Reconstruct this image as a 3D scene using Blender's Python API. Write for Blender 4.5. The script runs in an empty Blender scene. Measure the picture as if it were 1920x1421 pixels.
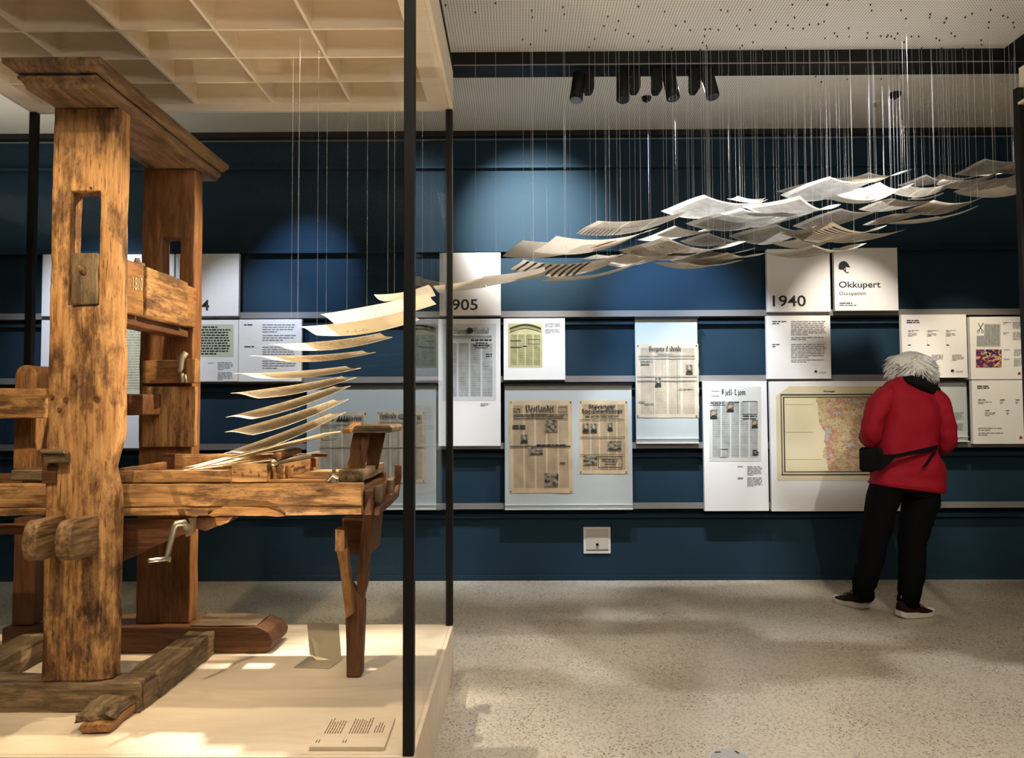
import bpy, bmesh, math, random
from mathutils import Vector, Matrix, noise
random.seed(11)
R = math.radians
SC = bpy.context.scene
COL = SC.collection

# ---------------------------------------------------------------- camera
F = 1387.0; W, H = 1920, 1421
CAMP = Vector((0, 0, 1.30))
ROT = Matrix.Rotation(R(.41), 3, 'Z') @ Matrix.Rotation(R(90 + 2.37), 3, 'X') @ Matrix.Rotation(R(-.23), 3, 'Z')
cam = bpy.data.cameras.new('camera'); co = bpy.data.objects.new('camera', cam); COL.objects.link(co)
co.location = CAMP; co.rotation_euler = ROT.to_euler()
cam.sensor_width = 36; cam.lens = 36 * F / W; cam.clip_start = .05; cam.clip_end = 60
SC.camera = co

def ray(px, py): return ROT @ Vector(((px - W / 2) / F, -(py - H / 2) / F, -1))
def P(px, py, Y):
    d = ray(px, py); return CAMP + d * (Y / d.y)
def PZ(px, py, z):
    d = ray(px, py); return CAMP + d * ((z - 1.3) / d.z)
def PX(px, py, X):
    d = ray(px, py); return CAMP + d * (X / d.x)

# ---------------------------------------------------------------- world, exposure
SC.view_settings.view_transform = 'Standard'; SC.view_settings.look = 'None'
SC.view_settings.exposure = 0.0; SC.view_settings.gamma = 1; SC.view_settings.use_curve_mapping = False
wd = bpy.data.worlds.new('world'); SC.world = wd; wd.use_nodes = True
wd.node_tree.nodes['Background'].inputs[0].default_value = (1.0, .95, .88, 1)
wd.node_tree.nodes['Background'].inputs[1].default_value = .025

WALL = PZ(970, 1088, 0).y            # depth of the wall with the panels
CEIL = P(970, 247, WALL).z
PLZ = P(850, 1170, 3.68).z           # top of the plinth

def spot(name, loc, to, power, size, col=(1, .9, .78), blend=.35, r=.03):
    l = bpy.data.lights.new(name, 'SPOT'); l.energy = power; l.spot_size = R(size); l.spot_blend = blend
    l.color = col; l.shadow_soft_size = r
    o = bpy.data.objects.new(name, l); COL.objects.link(o); o.location = loc
    o.rotation_euler = (Vector(to) - Vector(loc)).to_track_quat('-Z', 'Y').to_euler(); return o
def area(name, loc, to, power, sx, sy, col=(1, .9, .78)):
    l = bpy.data.lights.new(name, 'AREA'); l.energy = power; l.shape = 'RECTANGLE'; l.size = sx; l.size_y = sy; l.color = col
    o = bpy.data.objects.new(name, l); COL.objects.link(o); o.location = loc
    o.rotation_euler = (Vector(to) - Vector(loc)).to_track_quat('-Z', 'Y').to_euler(); return o
WARM = (1, .72, .42); NEUT = (1, .91, .79); COOL = (.72, .86, 1); BLUE = (.55, .72, 1)
# general gallery light from the rest of the hall (behind the camera), then two added ceiling fills
area('hall_light', (1.2, -.4, 3.38), (1.2, .3, 0), 72, 4, 1.0, NEUT)
area('ceiling_fill', (1.6, .2, 2.45), (1.6, .2, 3.4), 210, 5, 1.6, NEUT)  # added upward fill to brighten the ceiling, no real fixture
area('ceiling_fill', (-3.7, 3.9, 2.5), (-3.7, 3.9, 3.4), 24, .6, 2.6, NEUT)  # second added ceiling fill, left of the press case
# spots aimed at the press from the ceiling in front, and one raking in from the right
spot('press_spot', (-1.50, .85, 3.3), (-1.5, 2.63, 1.42), 350, 38, (1, .76, .47), .6)
spot('press_spot', (1.3, 3.72, 3.35), (-1.35, 3.05, 1.4), 1000, 34, (1, .78, .50), .5)
# lamps recessed in the coffers of the case canopy
spot('coffer_lamp', (-.85, 2.99, 2.90), (-.87, 2.95, .23), 130, 44, (1, .84, .60), .3)
spot('coffer_lamp', (-1.22, 3.46, 2.88), (-.86, 3.10, 1.5), 820, 38, (1, .92, .80), .6)
spot('person_fill', (2.0, 1.7, 3.3), (2.5, 4.7, 1.0), 200, 22, (1, .92, .82), .6)  # added fill for the jacket and hair, not in the coffers
spot('coffer_lamp', (-1.4, 2.50, 2.90), (-1.35, 2.45, .23), 35, 50, (1, .76, .46), .3)
spot('coffer_lamp', (-.62, 3.44, 2.90), (-.6, 3.4, .23), 50, 70, (1, .88, .70), .3)
spot('canopy_fill', (-.85, 2.42, .26), (-.95, 2.95, 2.9), 60, 80, (1, .80, .56), .6, .01)  # added fill from below to brighten the canopy, not a case lamp
# wall washers on the ceiling beam
LB = 4.46
spot('wall_spot', (.05, LB, 3.26), P(1000, 425, WALL), 520, 58, (1, .98, .93), 1.0)
spot('wall_spot', (.37, LB, 3.18), P(1000, 870, WALL), 360, 44, (.86, .92, 1), .8)
spot('wall_spot', (.66, LB, 3.18), P(1270, 620, WALL), 360, 46, (.50, .70, 1), .8)
spot('wall_spot', (.95, LB, 3.18), P(1230, 900, WALL), 260, 36, (.86, .92, 1), .8)
spot('wall_spot', (1.2, LB, 3.18), P(1400, 830, WALL), 250, 44, (1, .95, .88), .8)
spot('wall_spot', (2.3, LB, 3.26), P(1600, 720, WALL), 240, 42, (1, .90, .76), .8)
spot('wall_spot', (2.9, LB, 3.26), P(1850, 790, WALL), 200, 36, (1, .86, .64), .8)
spot('wall_spot', (-1.50, 4.3, 3.30), P(575, 520, WALL), 230, 34, (.45, .64, 1), 1.0)
spot('wall_spot', (-1.0, 4.2, 3.30), P(720, 820, WALL), 260, 40, (.85, .9, 1), .8)
spot('wall_spot', (-2.0, 4.2, 3.30), P(470, 680, WALL), 170, 38, (.78, .84, 1), .8)
spot('wall_spot', (-2.9, 4.2, 3.30), P(210, 640, WALL), 260, 46, (.72, .80, 1), .8)
# spots above the flight of pages
spot('page_spot', (1.1, 4.75, 3.38), P(1330, 440, 4.0), 190, 78, (.95, .97, 1), .6)
spot('page_spot', (2.2, 4.0, 3.38), P(1600, 380, 4.15), 170, 78, (.95, .97, 1), .6)
spot('page_spot', (.5, 3.6, 3.35), P(1080, 470, 4.0), 110, 46, (1, .96, .90), .6)

# ---------------------------------------------------------------- materials
def nt(name):
    m = bpy.data.materials.new(name); m.use_nodes = True
    return m, m.node_tree.nodes, m.node_tree.links, m.node_tree.nodes['Principled BSDF']
def plain(name, c, rough=.6, metal=0, spec=.5, bump=0, bscale=200):
    m, n, l, b = nt(name)
    b.inputs['Base Color'].default_value = (*c, 1); b.inputs['Roughness'].default_value = rough
    b.inputs['Metallic'].default_value = metal; b.inputs['Specular IOR Level'].default_value = spec
    tc = n.new('ShaderNodeTexCoord'); no = n.new('ShaderNodeTexNoise'); no.inputs['Scale'].default_value = bscale
    l.new(tc.outputs['Object'], no.inputs['Vector'])
    mx = n.new('ShaderNodeMix'); mx.data_type = 'RGBA'; mx.blend_type = 'MULTIPLY'; mx.inputs[0].default_value = .12
    mx.inputs[6].default_value = (*c, 1); l.new(no.outputs['Fac'], mx.inputs[7]); l.new(mx.outputs[2], b.inputs['Base Color'])
    if bump:
        bp = n.new('ShaderNodeBump'); bp.inputs['Strength'].default_value = bump; bp.inputs['Distance'].default_value = .002
        l.new(no.outputs['Fac'], bp.inputs['Height']); l.new(bp.outputs[0], b.inputs['Normal'])
    return m
def ramp(n, stops):
    r = n.new('ShaderNodeValToRGB'); e = r.color_ramp.elements
    while len(e) < len(stops): e.new(.5)
    for el, (p, c) in zip(e, stops): el.position = p; el.color = (*c, 1) if len(c) == 3 else c
    return r
def wood(name, axis, dark, mid, light, stain=.75, sc=1.0, bump=.8):
    m, n, l, b = nt(name)
    tc = n.new('ShaderNodeTexCoord'); oi = n.new('ShaderNodeObjectInfo')
    ad = n.new('ShaderNodeVectorMath'); ad.operation = 'ADD'
    sc_ = n.new('ShaderNodeVectorMath'); sc_.operation = 'SCALE'; sc_.inputs['Scale'].default_value = 7
    cb = n.new('ShaderNodeCombineXYZ')
    for i in range(3): l.new(oi.outputs['Random'], cb.inputs[i])
    l.new(cb.outputs[0], sc_.inputs[0]); l.new(tc.outputs['Object'], ad.inputs[0]); l.new(sc_.outputs[0], ad.inputs[1])
    mp = n.new('ShaderNodeMapping'); s = [60 * sc] * 3; s[axis] = 4.0 * sc; mp.inputs['Scale'].default_value = s
    l.new(ad.outputs[0], mp.inputs[0])
    g = n.new('ShaderNodeTexNoise'); g.inputs['Scale'].default_value = 1; g.inputs['Detail'].default_value = 8; g.inputs['Roughness'].default_value = .62; g.inputs['Distortion'].default_value = .5
    l.new(mp.outputs[0], g.inputs['Vector'])
    r = ramp(n, [(.22, dark), (.40, mid), (.62, light)]); l.new(g.outputs['Fac'], r.inputs[0])
    mp2 = n.new('ShaderNodeMapping'); s = [13.] * 3; s[axis] = 4.5; mp2.inputs['Scale'].default_value = s; l.new(ad.outputs[0], mp2.inputs[0])
    st = n.new('ShaderNodeTexNoise'); st.inputs['Scale'].default_value = 1; st.inputs['Detail'].default_value = 9; st.inputs['Roughness'].default_value = .75
    l.new(mp2.outputs[0], st.inputs['Vector'])
    r2 = ramp(n, [(.40, (.11, .075, .055)), (.53, (1, 1, 1))]); l.new(st.outputs['Fac'], r2.inputs[0])
    mx = n.new('ShaderNodeMix'); mx.data_type = 'RGBA'; mx.blend_type = 'MULTIPLY'; mx.inputs[0].default_value = stain
    l.new(r.outputs[0], mx.inputs[6]); l.new(r2.outputs[0], mx.inputs[7])
    # fine cracks
    mp3 = n.new('ShaderNodeMapping'); s = [150.] * 3; s[axis] = 14.0; mp3.inputs['Scale'].default_value = s; l.new(ad.outputs[0], mp3.inputs[0])
    ck = n.new('ShaderNodeTexNoise'); ck.inputs['Scale'].default_value = 1; ck.inputs['Detail'].default_value = 3; l.new(mp3.outputs[0], ck.inputs['Vector'])
    r3 = ramp(n, [(.30, (.10, .06, .04)), (.38, (1, 1, 1))]); l.new(ck.outputs['Fac'], r3.inputs[0])
    mx2 = n.new('ShaderNodeMix'); mx2.data_type = 'RGBA'; mx2.blend_type = 'MULTIPLY'; mx2.inputs[0].default_value = stain
    l.new(mx.outputs[2], mx2.inputs[6]); l.new(r3.outputs[0], mx2.inputs[7]); l.new(mx2.outputs[2], b.inputs['Base Color'])
    bp = n.new('ShaderNodeBump'); bp.inputs['Strength'].default_value = bump; bp.inputs['Distance'].default_value = .002
    sm = n.new('ShaderNodeMath'); sm.operation = 'ADD'; l.new(g.outputs['Fac'], sm.inputs[0]); l.new(ck.outputs['Fac'], sm.inputs[1])
    l.new(sm.outputs[0], bp.inputs['Height']); l.new(bp.outputs[0], b.inputs['Normal'])
    b.inputs['Roughness'].default_value = .62; b.inputs['Specular IOR Level'].default_value = .35
    return m
OD, OM, OL = (.07, .030, .011), (.26, .125, .046), (.47, .26, .105)
OAK = [wood('old_wood_%s' % 'xyz'[a], a, OD, OM, OL) for a in range(3)]
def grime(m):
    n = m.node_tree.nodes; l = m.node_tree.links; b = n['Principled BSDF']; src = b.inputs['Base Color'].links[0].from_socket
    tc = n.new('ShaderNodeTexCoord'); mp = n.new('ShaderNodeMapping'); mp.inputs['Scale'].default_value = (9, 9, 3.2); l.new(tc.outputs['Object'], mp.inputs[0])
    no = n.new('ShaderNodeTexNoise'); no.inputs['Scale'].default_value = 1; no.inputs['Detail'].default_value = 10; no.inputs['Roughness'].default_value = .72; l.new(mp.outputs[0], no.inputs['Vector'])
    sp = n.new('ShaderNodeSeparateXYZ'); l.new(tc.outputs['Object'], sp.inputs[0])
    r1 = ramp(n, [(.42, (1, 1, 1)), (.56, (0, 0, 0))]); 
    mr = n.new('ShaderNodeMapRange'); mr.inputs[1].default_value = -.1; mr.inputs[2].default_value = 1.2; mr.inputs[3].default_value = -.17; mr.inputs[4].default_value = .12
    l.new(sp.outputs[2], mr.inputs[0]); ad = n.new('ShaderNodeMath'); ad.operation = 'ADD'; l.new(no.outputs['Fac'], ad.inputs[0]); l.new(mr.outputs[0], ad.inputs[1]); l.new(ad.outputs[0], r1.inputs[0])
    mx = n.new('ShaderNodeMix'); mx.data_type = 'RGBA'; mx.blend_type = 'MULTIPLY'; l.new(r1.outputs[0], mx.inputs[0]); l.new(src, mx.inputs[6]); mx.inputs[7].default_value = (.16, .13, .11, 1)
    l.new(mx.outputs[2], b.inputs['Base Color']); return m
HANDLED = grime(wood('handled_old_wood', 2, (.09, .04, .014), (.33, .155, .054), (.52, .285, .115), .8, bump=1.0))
OAKC = [wood('old_wood_clean_%s' % 'xyz'[a], a, (.11, .045, .015), (.25, .11, .036), (.38, .19, .068), .5) for a in range(3)]
GRY = [wood('grey_wood_%s' % 'xyz'[a], a, (.035, .024, .014), (.12, .08, .042), (.25, .17, .095), .6) for a in range(3)]
DRK = [wood('dark_wood_%s' % 'xyz'[a], a, (.03, .012, .005), (.09, .034, .013), (.15, .06, .022), .3) for a in range(3)]
def plyw(name, axis, a, b_, bump=.02):
    m, n, l, b = nt(name); tc = n.new('ShaderNodeTexCoord'); mp = n.new('ShaderNodeMapping')
    s = [2.2] * 3; s[axis] = .5; mp.inputs['Scale'].default_value = s; l.new(tc.outputs['Object'], mp.inputs[0])
    g = n.new('ShaderNodeTexNoise'); g.inputs['Scale'].default_value = 2; g.inputs['Detail'].default_value = 4; g.inputs['Distortion'].default_value = 2.5
    l.new(mp.outputs[0], g.inputs['Vector'])
    mm = n.new('ShaderNodeMath'); mm.operation = 'MULTIPLY'; mm.inputs[1].default_value = 26; l.new(g.outputs['Fac'], mm.inputs[0])
    sn = n.new('ShaderNodeMath'); sn.operation = 'SINE'; l.new(mm.outputs[0], sn.inputs[0])
    r = ramp(n, [(.0, a), (1, b_)]); ad = n.new('ShaderNodeMath'); ad.operation = 'MULTIPLY_ADD'; ad.inputs[1].default_value = .5; ad.inputs[2].default_value = .5
    l.new(sn.outputs[0], ad.inputs[0]); l.new(ad.outputs[0], r.inputs[0]); l.new(r.outputs[0], b.inputs['Base Color'])
    b.inputs['Roughness'].default_value = .5; b.inputs['Specular IOR Level'].default_value = .3
    return m
BIRCH = plyw('birch_plywood', 0, (.86, .73, .56), (.90, .78, .62))
PLINTH = plyw('pale_plinth_plywood', 0, (.68, .56, .42), (.72, .60, .46))
BLACK = plain('black_metal', (.007, .006, .005), .5, 0, .2)
BLACKM = plain('matt_black', (.010, .010, .010), .8)
STEEL = plain('worn_steel', (.30, .26, .20), .4, .8)
ALU = plain('grey_ledge_metal', (.20, .19, .18), .5, .1)
ALUS = plain('brushed_metal', (.55, .52, .46), .28, .9)
WPAN = plain('white_panel', (.80, .79, .78), .55)
GPAN = plain('grey_backing', (.52, .56, .57), .6)
INK = plain('black_print', (.015, .015, .015), .7)
INKG = plain('grey_print', (.22, .22, .22), .7)
INKL = plain('light_grey_print', (.42, .42, .41), .7)
INKR = plain('red_print', (.35, .02, .03), .7)
WHITEP = plain('white_plastic', (.70, .68, .62), .5)
PAPERC = plain('cream_canopy_board', (.72, .62, .48), .6)

def wall_mat():
    m, n, l, b = nt('navy_wall_paint'); tc = n.new('ShaderNodeTexCoord'); no = n.new('ShaderNodeTexNoise'); no.inputs['Scale'].default_value = 260
    l.new(tc.outputs['Object'], no.inputs['Vector']); r = ramp(n, [(.3, (.013, .031, .050)), (.7, (.016, .038, .060))]); l.new(no.outputs['Fac'], r.inputs[0])
    l.new(r.outputs[0], b.inputs['Base Color']); b.inputs['Roughness'].default_value = .6; b.inputs['Specular IOR Level'].default_value = .08
    bp = n.new('ShaderNodeBump'); bp.inputs['Strength'].default_value = .08; bp.inputs['Distance'].default_value = .001; l.new(no.outputs['Fac'], bp.inputs['Height']); l.new(bp.outputs[0], b.inputs['Normal'])
    return m
NAVY = wall_mat()
def floor_mat():
    m, n, l, b = nt('polished_concrete'); tc = n.new('ShaderNodeTexCoord')
    big = n.new('ShaderNodeTexNoise'); big.inputs['Scale'].default_value = 1.1; big.inputs['Detail'].default_value = 6; l.new(tc.outputs['Object'], big.inputs['Vector'])
    r = ramp(n, [(.3, (.40, .355, .285)), (.7, (.52, .465, .38))]); l.new(big.outputs['Fac'], r.inputs[0])
    v = n.new('ShaderNodeTexVoronoi'); v.inputs['Scale'].default_value = 60; v.inputs['Randomness'].default_value = 1; l.new(tc.outputs['Object'], v.inputs['Vector'])
    r1 = ramp(n, [(.14, (.14, .12, .10)), (.30, (1, 1, 1))]); l.new(v.outputs['Distance'], r1.inputs[0])
    v2 = n.new('ShaderNodeTexVoronoi'); v2.inputs['Scale'].default_value = 135; l.new(tc.outputs['Object'], v2.inputs['Vector'])
    r2 = ramp(n, [(0, (.40, .37, .33)), (.5, (1.3, 1.27, 1.22))]); l.new(v2.outputs['Color'], r2.inputs[0])
    pr = n.new('ShaderNodeTexNoise'); pr.inputs['Scale'].default_value = 3.; pr.inputs['Detail'].default_value = 4; l.new(tc.outputs['Object'], pr.inputs['Vector'])
    rp = ramp(n, [(.40, (0, 0, 0)), (.58, (1, 1, 1))]); l.new(pr.outputs['Fac'], rp.inputs[0])
    a = n.new('ShaderNodeMix'); a.data_type = 'RGBA'; a.blend_type = 'MULTIPLY'; l.new(rp.outputs[0], a.inputs[0]); l.new(r.outputs[0], a.inputs[6]); l.new(r1.outputs[0], a.inputs[7])
    c = n.new('ShaderNodeMix'); c.data_type = 'RGBA'; c.blend_type = 'MULTIPLY'; c.inputs[0].default_value = .62; l.new(a.outputs[2], c.inputs[6]); l.new(r2.outputs[0], c.inputs[7])
    l.new(c.outputs[2], b.inputs['Base Color']); b.inputs['Roughness'].default_value = .26; b.inputs['Specular IOR Level'].default_value = .55
    return m
FLOORM = floor_mat()
def ceil_mat():
    m, n, l, b = nt('perforated_ceiling'); tc = n.new('ShaderNodeTexCoord')
    mp = n.new('ShaderNodeMapping'); mp.inputs['Scale'].default_value = (62, 62, 62); l.new(tc.outputs['Object'], mp.inputs[0])
    fr = n.new('ShaderNodeVectorMath'); fr.operation = 'FRACTION'; l.new(mp.outputs[0], fr.inputs[0])
    sb = n.new('ShaderNodeVectorMath'); sb.operation = 'SUBTRACT'; sb.inputs[1].default_value = (.5, .5, 0); l.new(fr.outputs[0], sb.inputs[0])
    sp = n.new('ShaderNodeSeparateXYZ'); l.new(sb.outputs[0], sp.inputs[0]); cb = n.new('ShaderNodeCombineXYZ'); l.new(sp.outputs[0], cb.inputs[0]); l.new(sp.outputs[1], cb.inputs[1])
    ln = n.new('ShaderNodeVectorMath'); ln.operation = 'LENGTH'; l.new(cb.outputs[0], ln.inputs[0])
    r = ramp(n, [(.19, (.13, .12, .10)), (.28, (.72, .69, .62))]); l.new(ln.outputs['Value'], r.inputs[0]); l.new(r.outputs[0], b.inputs['Base Color'])
    b.inputs['Roughness'].default_value = .8
    return m
CEILM = ceil_mat()
CEILP = plain('smooth_ceiling', (.72, .69, .62), .8)

def glass_mat(name, gl=.0):
    m = bpy.data.materials.new(name); m.use_nodes = True; n = m.node_tree.nodes; l = m.node_tree.links; n.clear()
    o = n.new('ShaderNodeOutputMaterial'); t = n.new('ShaderNodeBsdfTransparent'); g = n.new('ShaderNodeBsdfGlossy'); g.inputs['Roughness'].default_value = .02
    t.inputs[0].default_value = (.985, .99, .985, 1)
    fr = n.new('ShaderNodeFresnel'); fr.inputs[0].default_value = 1.35; mm = n.new('ShaderNodeMath'); mm.operation = 'MULTIPLY_ADD'; mm.inputs[1].default_value = .20; mm.inputs[2].default_value = gl
    l.new(fr.outputs[0], mm.inputs[0]); mx = n.new('ShaderNodeMixShader'); l.new(mm.outputs[0], mx.inputs[0]); l.new(t.outputs[0], mx.inputs[1]); l.new(g.outputs[0], mx.inputs[2]); l.new(mx.outputs[0], o.inputs[0])
    return m
GLASS = glass_mat('display_glass')

def print_mat(name, paper, ink, cols=5, lines=70, dens=.5, trans=0.0, mott=.15, words=60, gutter=.08, marg=.05, head=0.0):
    """paper with rows of small print, laid out in the sheet's own UVs"""
    m, n, l, b = nt(name); tc = n.new('ShaderNodeTexCoord'); sp = n.new('ShaderNodeSeparateXYZ'); l.new(tc.outputs['UV'], sp.inputs[0])
    def M(op, a, bb=None, c=None):
        k = n.new('ShaderNodeMath'); k.operation = op
        for i, q in enumerate((a, bb, c)):
            if q is None: continue
            if isinstance(q, (int, float)): k.inputs[i].default_value = q
            else: l.new(q, k.inputs[i])
        return k.outputs[0]
    u, v = sp.outputs[0], sp.outputs[1]
    cx = M('MULTIPLY', M('SUBTRACT', u, marg), cols / (1 - 2 * marg)); fc = M('FRACT', cx)
    incol = M('MULTIPLY', M('GREATER_THAN', fc, gutter), M('LESS_THAN', fc, 1 - gutter))
    inu = M('MULTIPLY', M('GREATER_THAN', u, marg), M('LESS_THAN', u, 1 - marg)); inv = M('MULTIPLY', M('GREATER_THAN', v, marg), M('LESS_THAN', v, 1 - marg - head))
    ln = M('GREATER_THAN', M('FRACT', M('MULTIPLY', v, lines)), .42)
    cb = n.new('ShaderNodeCombineXYZ'); l.new(M('MULTIPLY', u, words * 1.0), cb.inputs[0]); l.new(M('FLOOR', M('MULTIPLY', v, lines)), cb.inputs[1])
    wn = n.new('ShaderNodeTexNoise'); wn.inputs['Scale'].default_value = 1.7; wn.inputs['Detail'].default_value = 2; l.new(cb.outputs[0], wn.inputs['Vector'])
    wo = M('GREATER_THAN', wn.outputs['Fac'], 1 - dens - .06)
    blk = n.new('ShaderNodeTexNoise'); blk.inputs['Scale'].default_value = 6; blk.inputs['Detail'].default_value = 2; l.new(tc.outputs['UV'], blk.inputs['Vector'])
    bk = M('MULTIPLY_ADD', blk.outputs['Fac'], 1.2, .25)
    k = M('MULTIPLY', M('MULTIPLY', incol, M('MULTIPLY', inu, inv)), M('MULTIPLY', M('MULTIPLY', ln, wo), bk))
    k = M('MINIMUM', M('MULTIPLY', k, .95), 1)
    mo = n.new('ShaderNodeTexNoise'); mo.inputs['Scale'].default_value = 4; mo.inputs['Detail'].default_value = 6; l.new(tc.outputs['UV'], mo.inputs['Vector'])
    pr = ramp(n, [(.3, tuple(x * (1 - mott) for x in paper)), (.65, paper)]); l.new(mo.outputs['Fac'], pr.inputs[0])
    mx = n.new('ShaderNodeMix'); mx.data_type = 'RGBA'; l.new(k, mx.inputs[0]); l.new(pr.outputs[0], mx.inputs[6]); mx.inputs[7].default_value = (*ink, 1)
    l.new(mx.outputs[2], b.inputs['Base Color']); b.inputs['Roughness'].default_value = .75; b.inputs['Specular IOR Level'].default_value = .2
    if trans:
        t = n.new('ShaderNodeBsdfTranslucent'); l.new(mx.outputs[2], t.inputs[0]); ms = n.new('ShaderNodeMixShader'); ms.inputs[0].default_value = trans
        l.new(b.outputs[0], ms.inputs[1]); l.new(t.outputs[0], ms.inputs[2]); l.new(ms.outputs[0], n['Material Output'].inputs[0])
    return m
NEWS = print_mat('yellowed_newsprint', (.66, .50, .33), (.22, .15, .10), 5, 95, .62, mott=.22, words=90)
NEWS2 = print_mat('pale_yellowed_newsprint', (.66, .55, .41), (.25, .20, .15), 4, 90, .6, mott=.2, words=80)
NEWSG = print_mat('grey_newsprint_copy', (.42, .45, .43), (.08, .08, .08), 5, 120, .60, mott=.1, words=110)
NEWSO = print_mat('olive_newsprint_copy', (.36, .35, .17), (.07, .07, .03), 4, 60, .60, mott=.2, words=70)
PG = [print_mat('flying_page_dense', (.86, .84, .80), (.12, .12, .12), 1, 34, .62, .5, .06, 40, .03),
      print_mat('flying_page_columns', (.80, .76, .69), (.28, .24, .20), 3, 40, .55, .45, .08, 50, .06),
      print_mat('flying_page_blank', (.86, .82, .76), (.7, .64, .57), 1, 8, .2, .6, .08, 8, .3),
      print_mat('flying_page_lines', (.74, .66, .55), (.16, .10, .07), 1, 12, .75, .45, .10, 16, .05),
      print_mat('fanned_sheet_print', (.86, .82, .74), (.60, .50, .38), 3, 16, .50, .72, .08, 20, .05),
      print_mat('fanned_sheet_blank', (.88, .84, .76), (.8, .74, .66), 1, 8, .2, .72, .05, 8, .3),
      print_mat('flying_page_two_column', (.78, .70, .60), (.38, .30, .24), 2, 22, .52, .6, .08, 26, .08)]
HANDW = print_mat('handwritten_letter', (.62, .60, .42), (.33, .29, .18), 1, 26, .55, mott=.1, words=30, gutter=.02)

# ---------------------------------------------------------------- mesh helpers
def link(name, me, mat=None, parent=None):
    o = bpy.data.objects.new(name, me); COL.objects.link(o)
    if mat is not None: me.materials.append(mat)
    if parent is not None:
        o.parent = parent; o.matrix_parent_inverse = Matrix.Identity(4)
        o.location = -world_loc(parent)
    return o
def world_loc(o):
    v = Vector(o.location)
    while o.parent: o = o.parent; v += Vector(o.location)
    return v
def tag(o, label, cat, group=None):
    o['label'] = label; o['category'] = cat
    if group: o['group'] = group
    return o
def struct(o): o['kind'] = 'structure'; return o
def thing(name, label, cat, loc, group=None):
    o = bpy.data.objects.new(name, None); COL.objects.link(o); o.location = loc; o.empty_display_size = .1
    return tag(o, label, cat, group)
def mk(name, bm, mat, parent=None, smooth=False):
    bmesh.ops.recalc_face_normals(bm, faces=bm.faces)
    me = bpy.data.meshes.new(name); bm.to_mesh(me); bm.free()
    if smooth:
        for p in me.polygons: p.use_smooth = True
    return link(name, me, mat, parent)
def addbox(bm, a, b, bev=0):
    x0, x1 = sorted((a[0], b[0])); y0, y1 = sorted((a[1], b[1])); z0, z1 = sorted((a[2], b[2]))
    r = bmesh.ops.create_cube(bm, size=1)['verts']
    for v in r: v.co = Vector((x0 + (v.co.x + .5) * (x1 - x0), y0 + (v.co.y + .5) * (y1 - y0), z0 + (v.co.z + .5) * (z1 - z0)))
    if bev:
        es = list({e for v in r for e in v.link_edges}); bmesh.ops.bevel(bm, geom=es, offset=bev, segments=2, profile=.5, affect='EDGES')
def box(name, a, b, mat, parent=None, bev=0.0):
    bm = bmesh.new(); addbox(bm, a, b, bev); return mk(name, bm, mat, parent)
def prism(bm, pts, d):
    """closed polygon pts (Vectors) extruded by vector d"""
    f = [bm.verts.new(p) for p in pts]; g = [bm.verts.new(Vector(p) + Vector(d)) for p in pts]; n = len(pts)
    bm.faces.new(f); bm.faces.new(g[::-1])
    for i in range(n): bm.faces.new((f[i], f[(i + 1) % n], g[(i + 1) % n], g[i]))
def tube(bm, pts, rads, seg=8, cap=True, flat=1.0):
    rings = []; up = Vector((0, 0, 1)); n = len(pts); pts = [Vector(p) for p in pts]
    for i, p in enumerate(pts):
        t = (pts[min(i + 1, n - 1)] - pts[max(i - 1, 0)]).normalized()
        a = t.cross(up)
        if a.length < .05: a = t.cross(Vector((1, 0, 0)))
        a.normalize(); c = t.cross(a).normalized(); r = rads[i] if isinstance(rads, (list, tuple)) else rads
        rings.append([bm.verts.new(p + a * (r * math.cos(k * 2 * math.pi / seg)) + c * (r * flat * math.sin(k * 2 * math.pi / seg))) for k in range(seg)])
    for i in range(n - 1):
        for k in range(seg): bm.faces.new((rings[i][k], rings[i][(k + 1) % seg], rings[i + 1][(k + 1) % seg], rings[i + 1][k]))
    if cap: bm.faces.new(rings[0][::-1]); bm.faces.new(rings[-1])
def disp(bm, amp, sc, seed=0, only=None):
    for v in bm.verts:
        if only and not only(v.co): continue
        q = v.co * sc + Vector((seed * 3.1, seed * 1.7, seed))
        v.co += Vector((noise.noise(q), noise.noise(q + Vector((31, 0, 0))), noise.noise(q + Vector((0, 47, 0))))) * amp
def worn(bm, step=.05, amp=.004, sc=9, bev=.005, seed=0):
    """ease the edges of a timber and let them wander like hand hewn wood"""
    if bev: bmesh.ops.bevel(bm, geom=list(bm.edges), offset=bev, segments=2, profile=.6, affect='EDGES', clamp_overlap=True)
    for _ in range(5):
        es = [e for e in bm.edges if e.calc_length() > step * 1.5]
        if not es: break
        bmesh.ops.subdivide_edges(bm, edges=es, cuts=1, use_grid_fill=True)
    bmesh.ops.triangulate(bm, faces=[f for f in bm.faces if len(f.verts) > 4])
    disp(bm, amp, sc, seed); disp(bm, amp * .5, sc * 4, seed + 5)
def timber(name, a, b, mat, parent, step=.04, amp=.004, bev=.005, seed=None):
    bm = bmesh.new(); addbox(bm, a, b); worn(bm, step, amp, 9, bev, seed if seed is not None else random.random() * 50)
    return mk(name, bm, mat, parent, True)
def pbox(name, x0, y0, x1, y1, Y0, Y1, mat, parent, f=timber, **k):
    """block whose front face spans the given region of the picture at depth Y0 and runs back to Y1"""
    a = P(x0, y0, Y0); b = P(x1, y1, Y0); c = P(x0, y1, Y0); d = P(x1, y0, Y0)
    xa = (a.x + c.x) / 2; xb = (b.x + d.x) / 2; za = (a.z + d.z) / 2; zb = (b.z + c.z) / 2
    return f(name, (xa, Y0, za), (xb, Y1, zb), mat, parent, **k)
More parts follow.
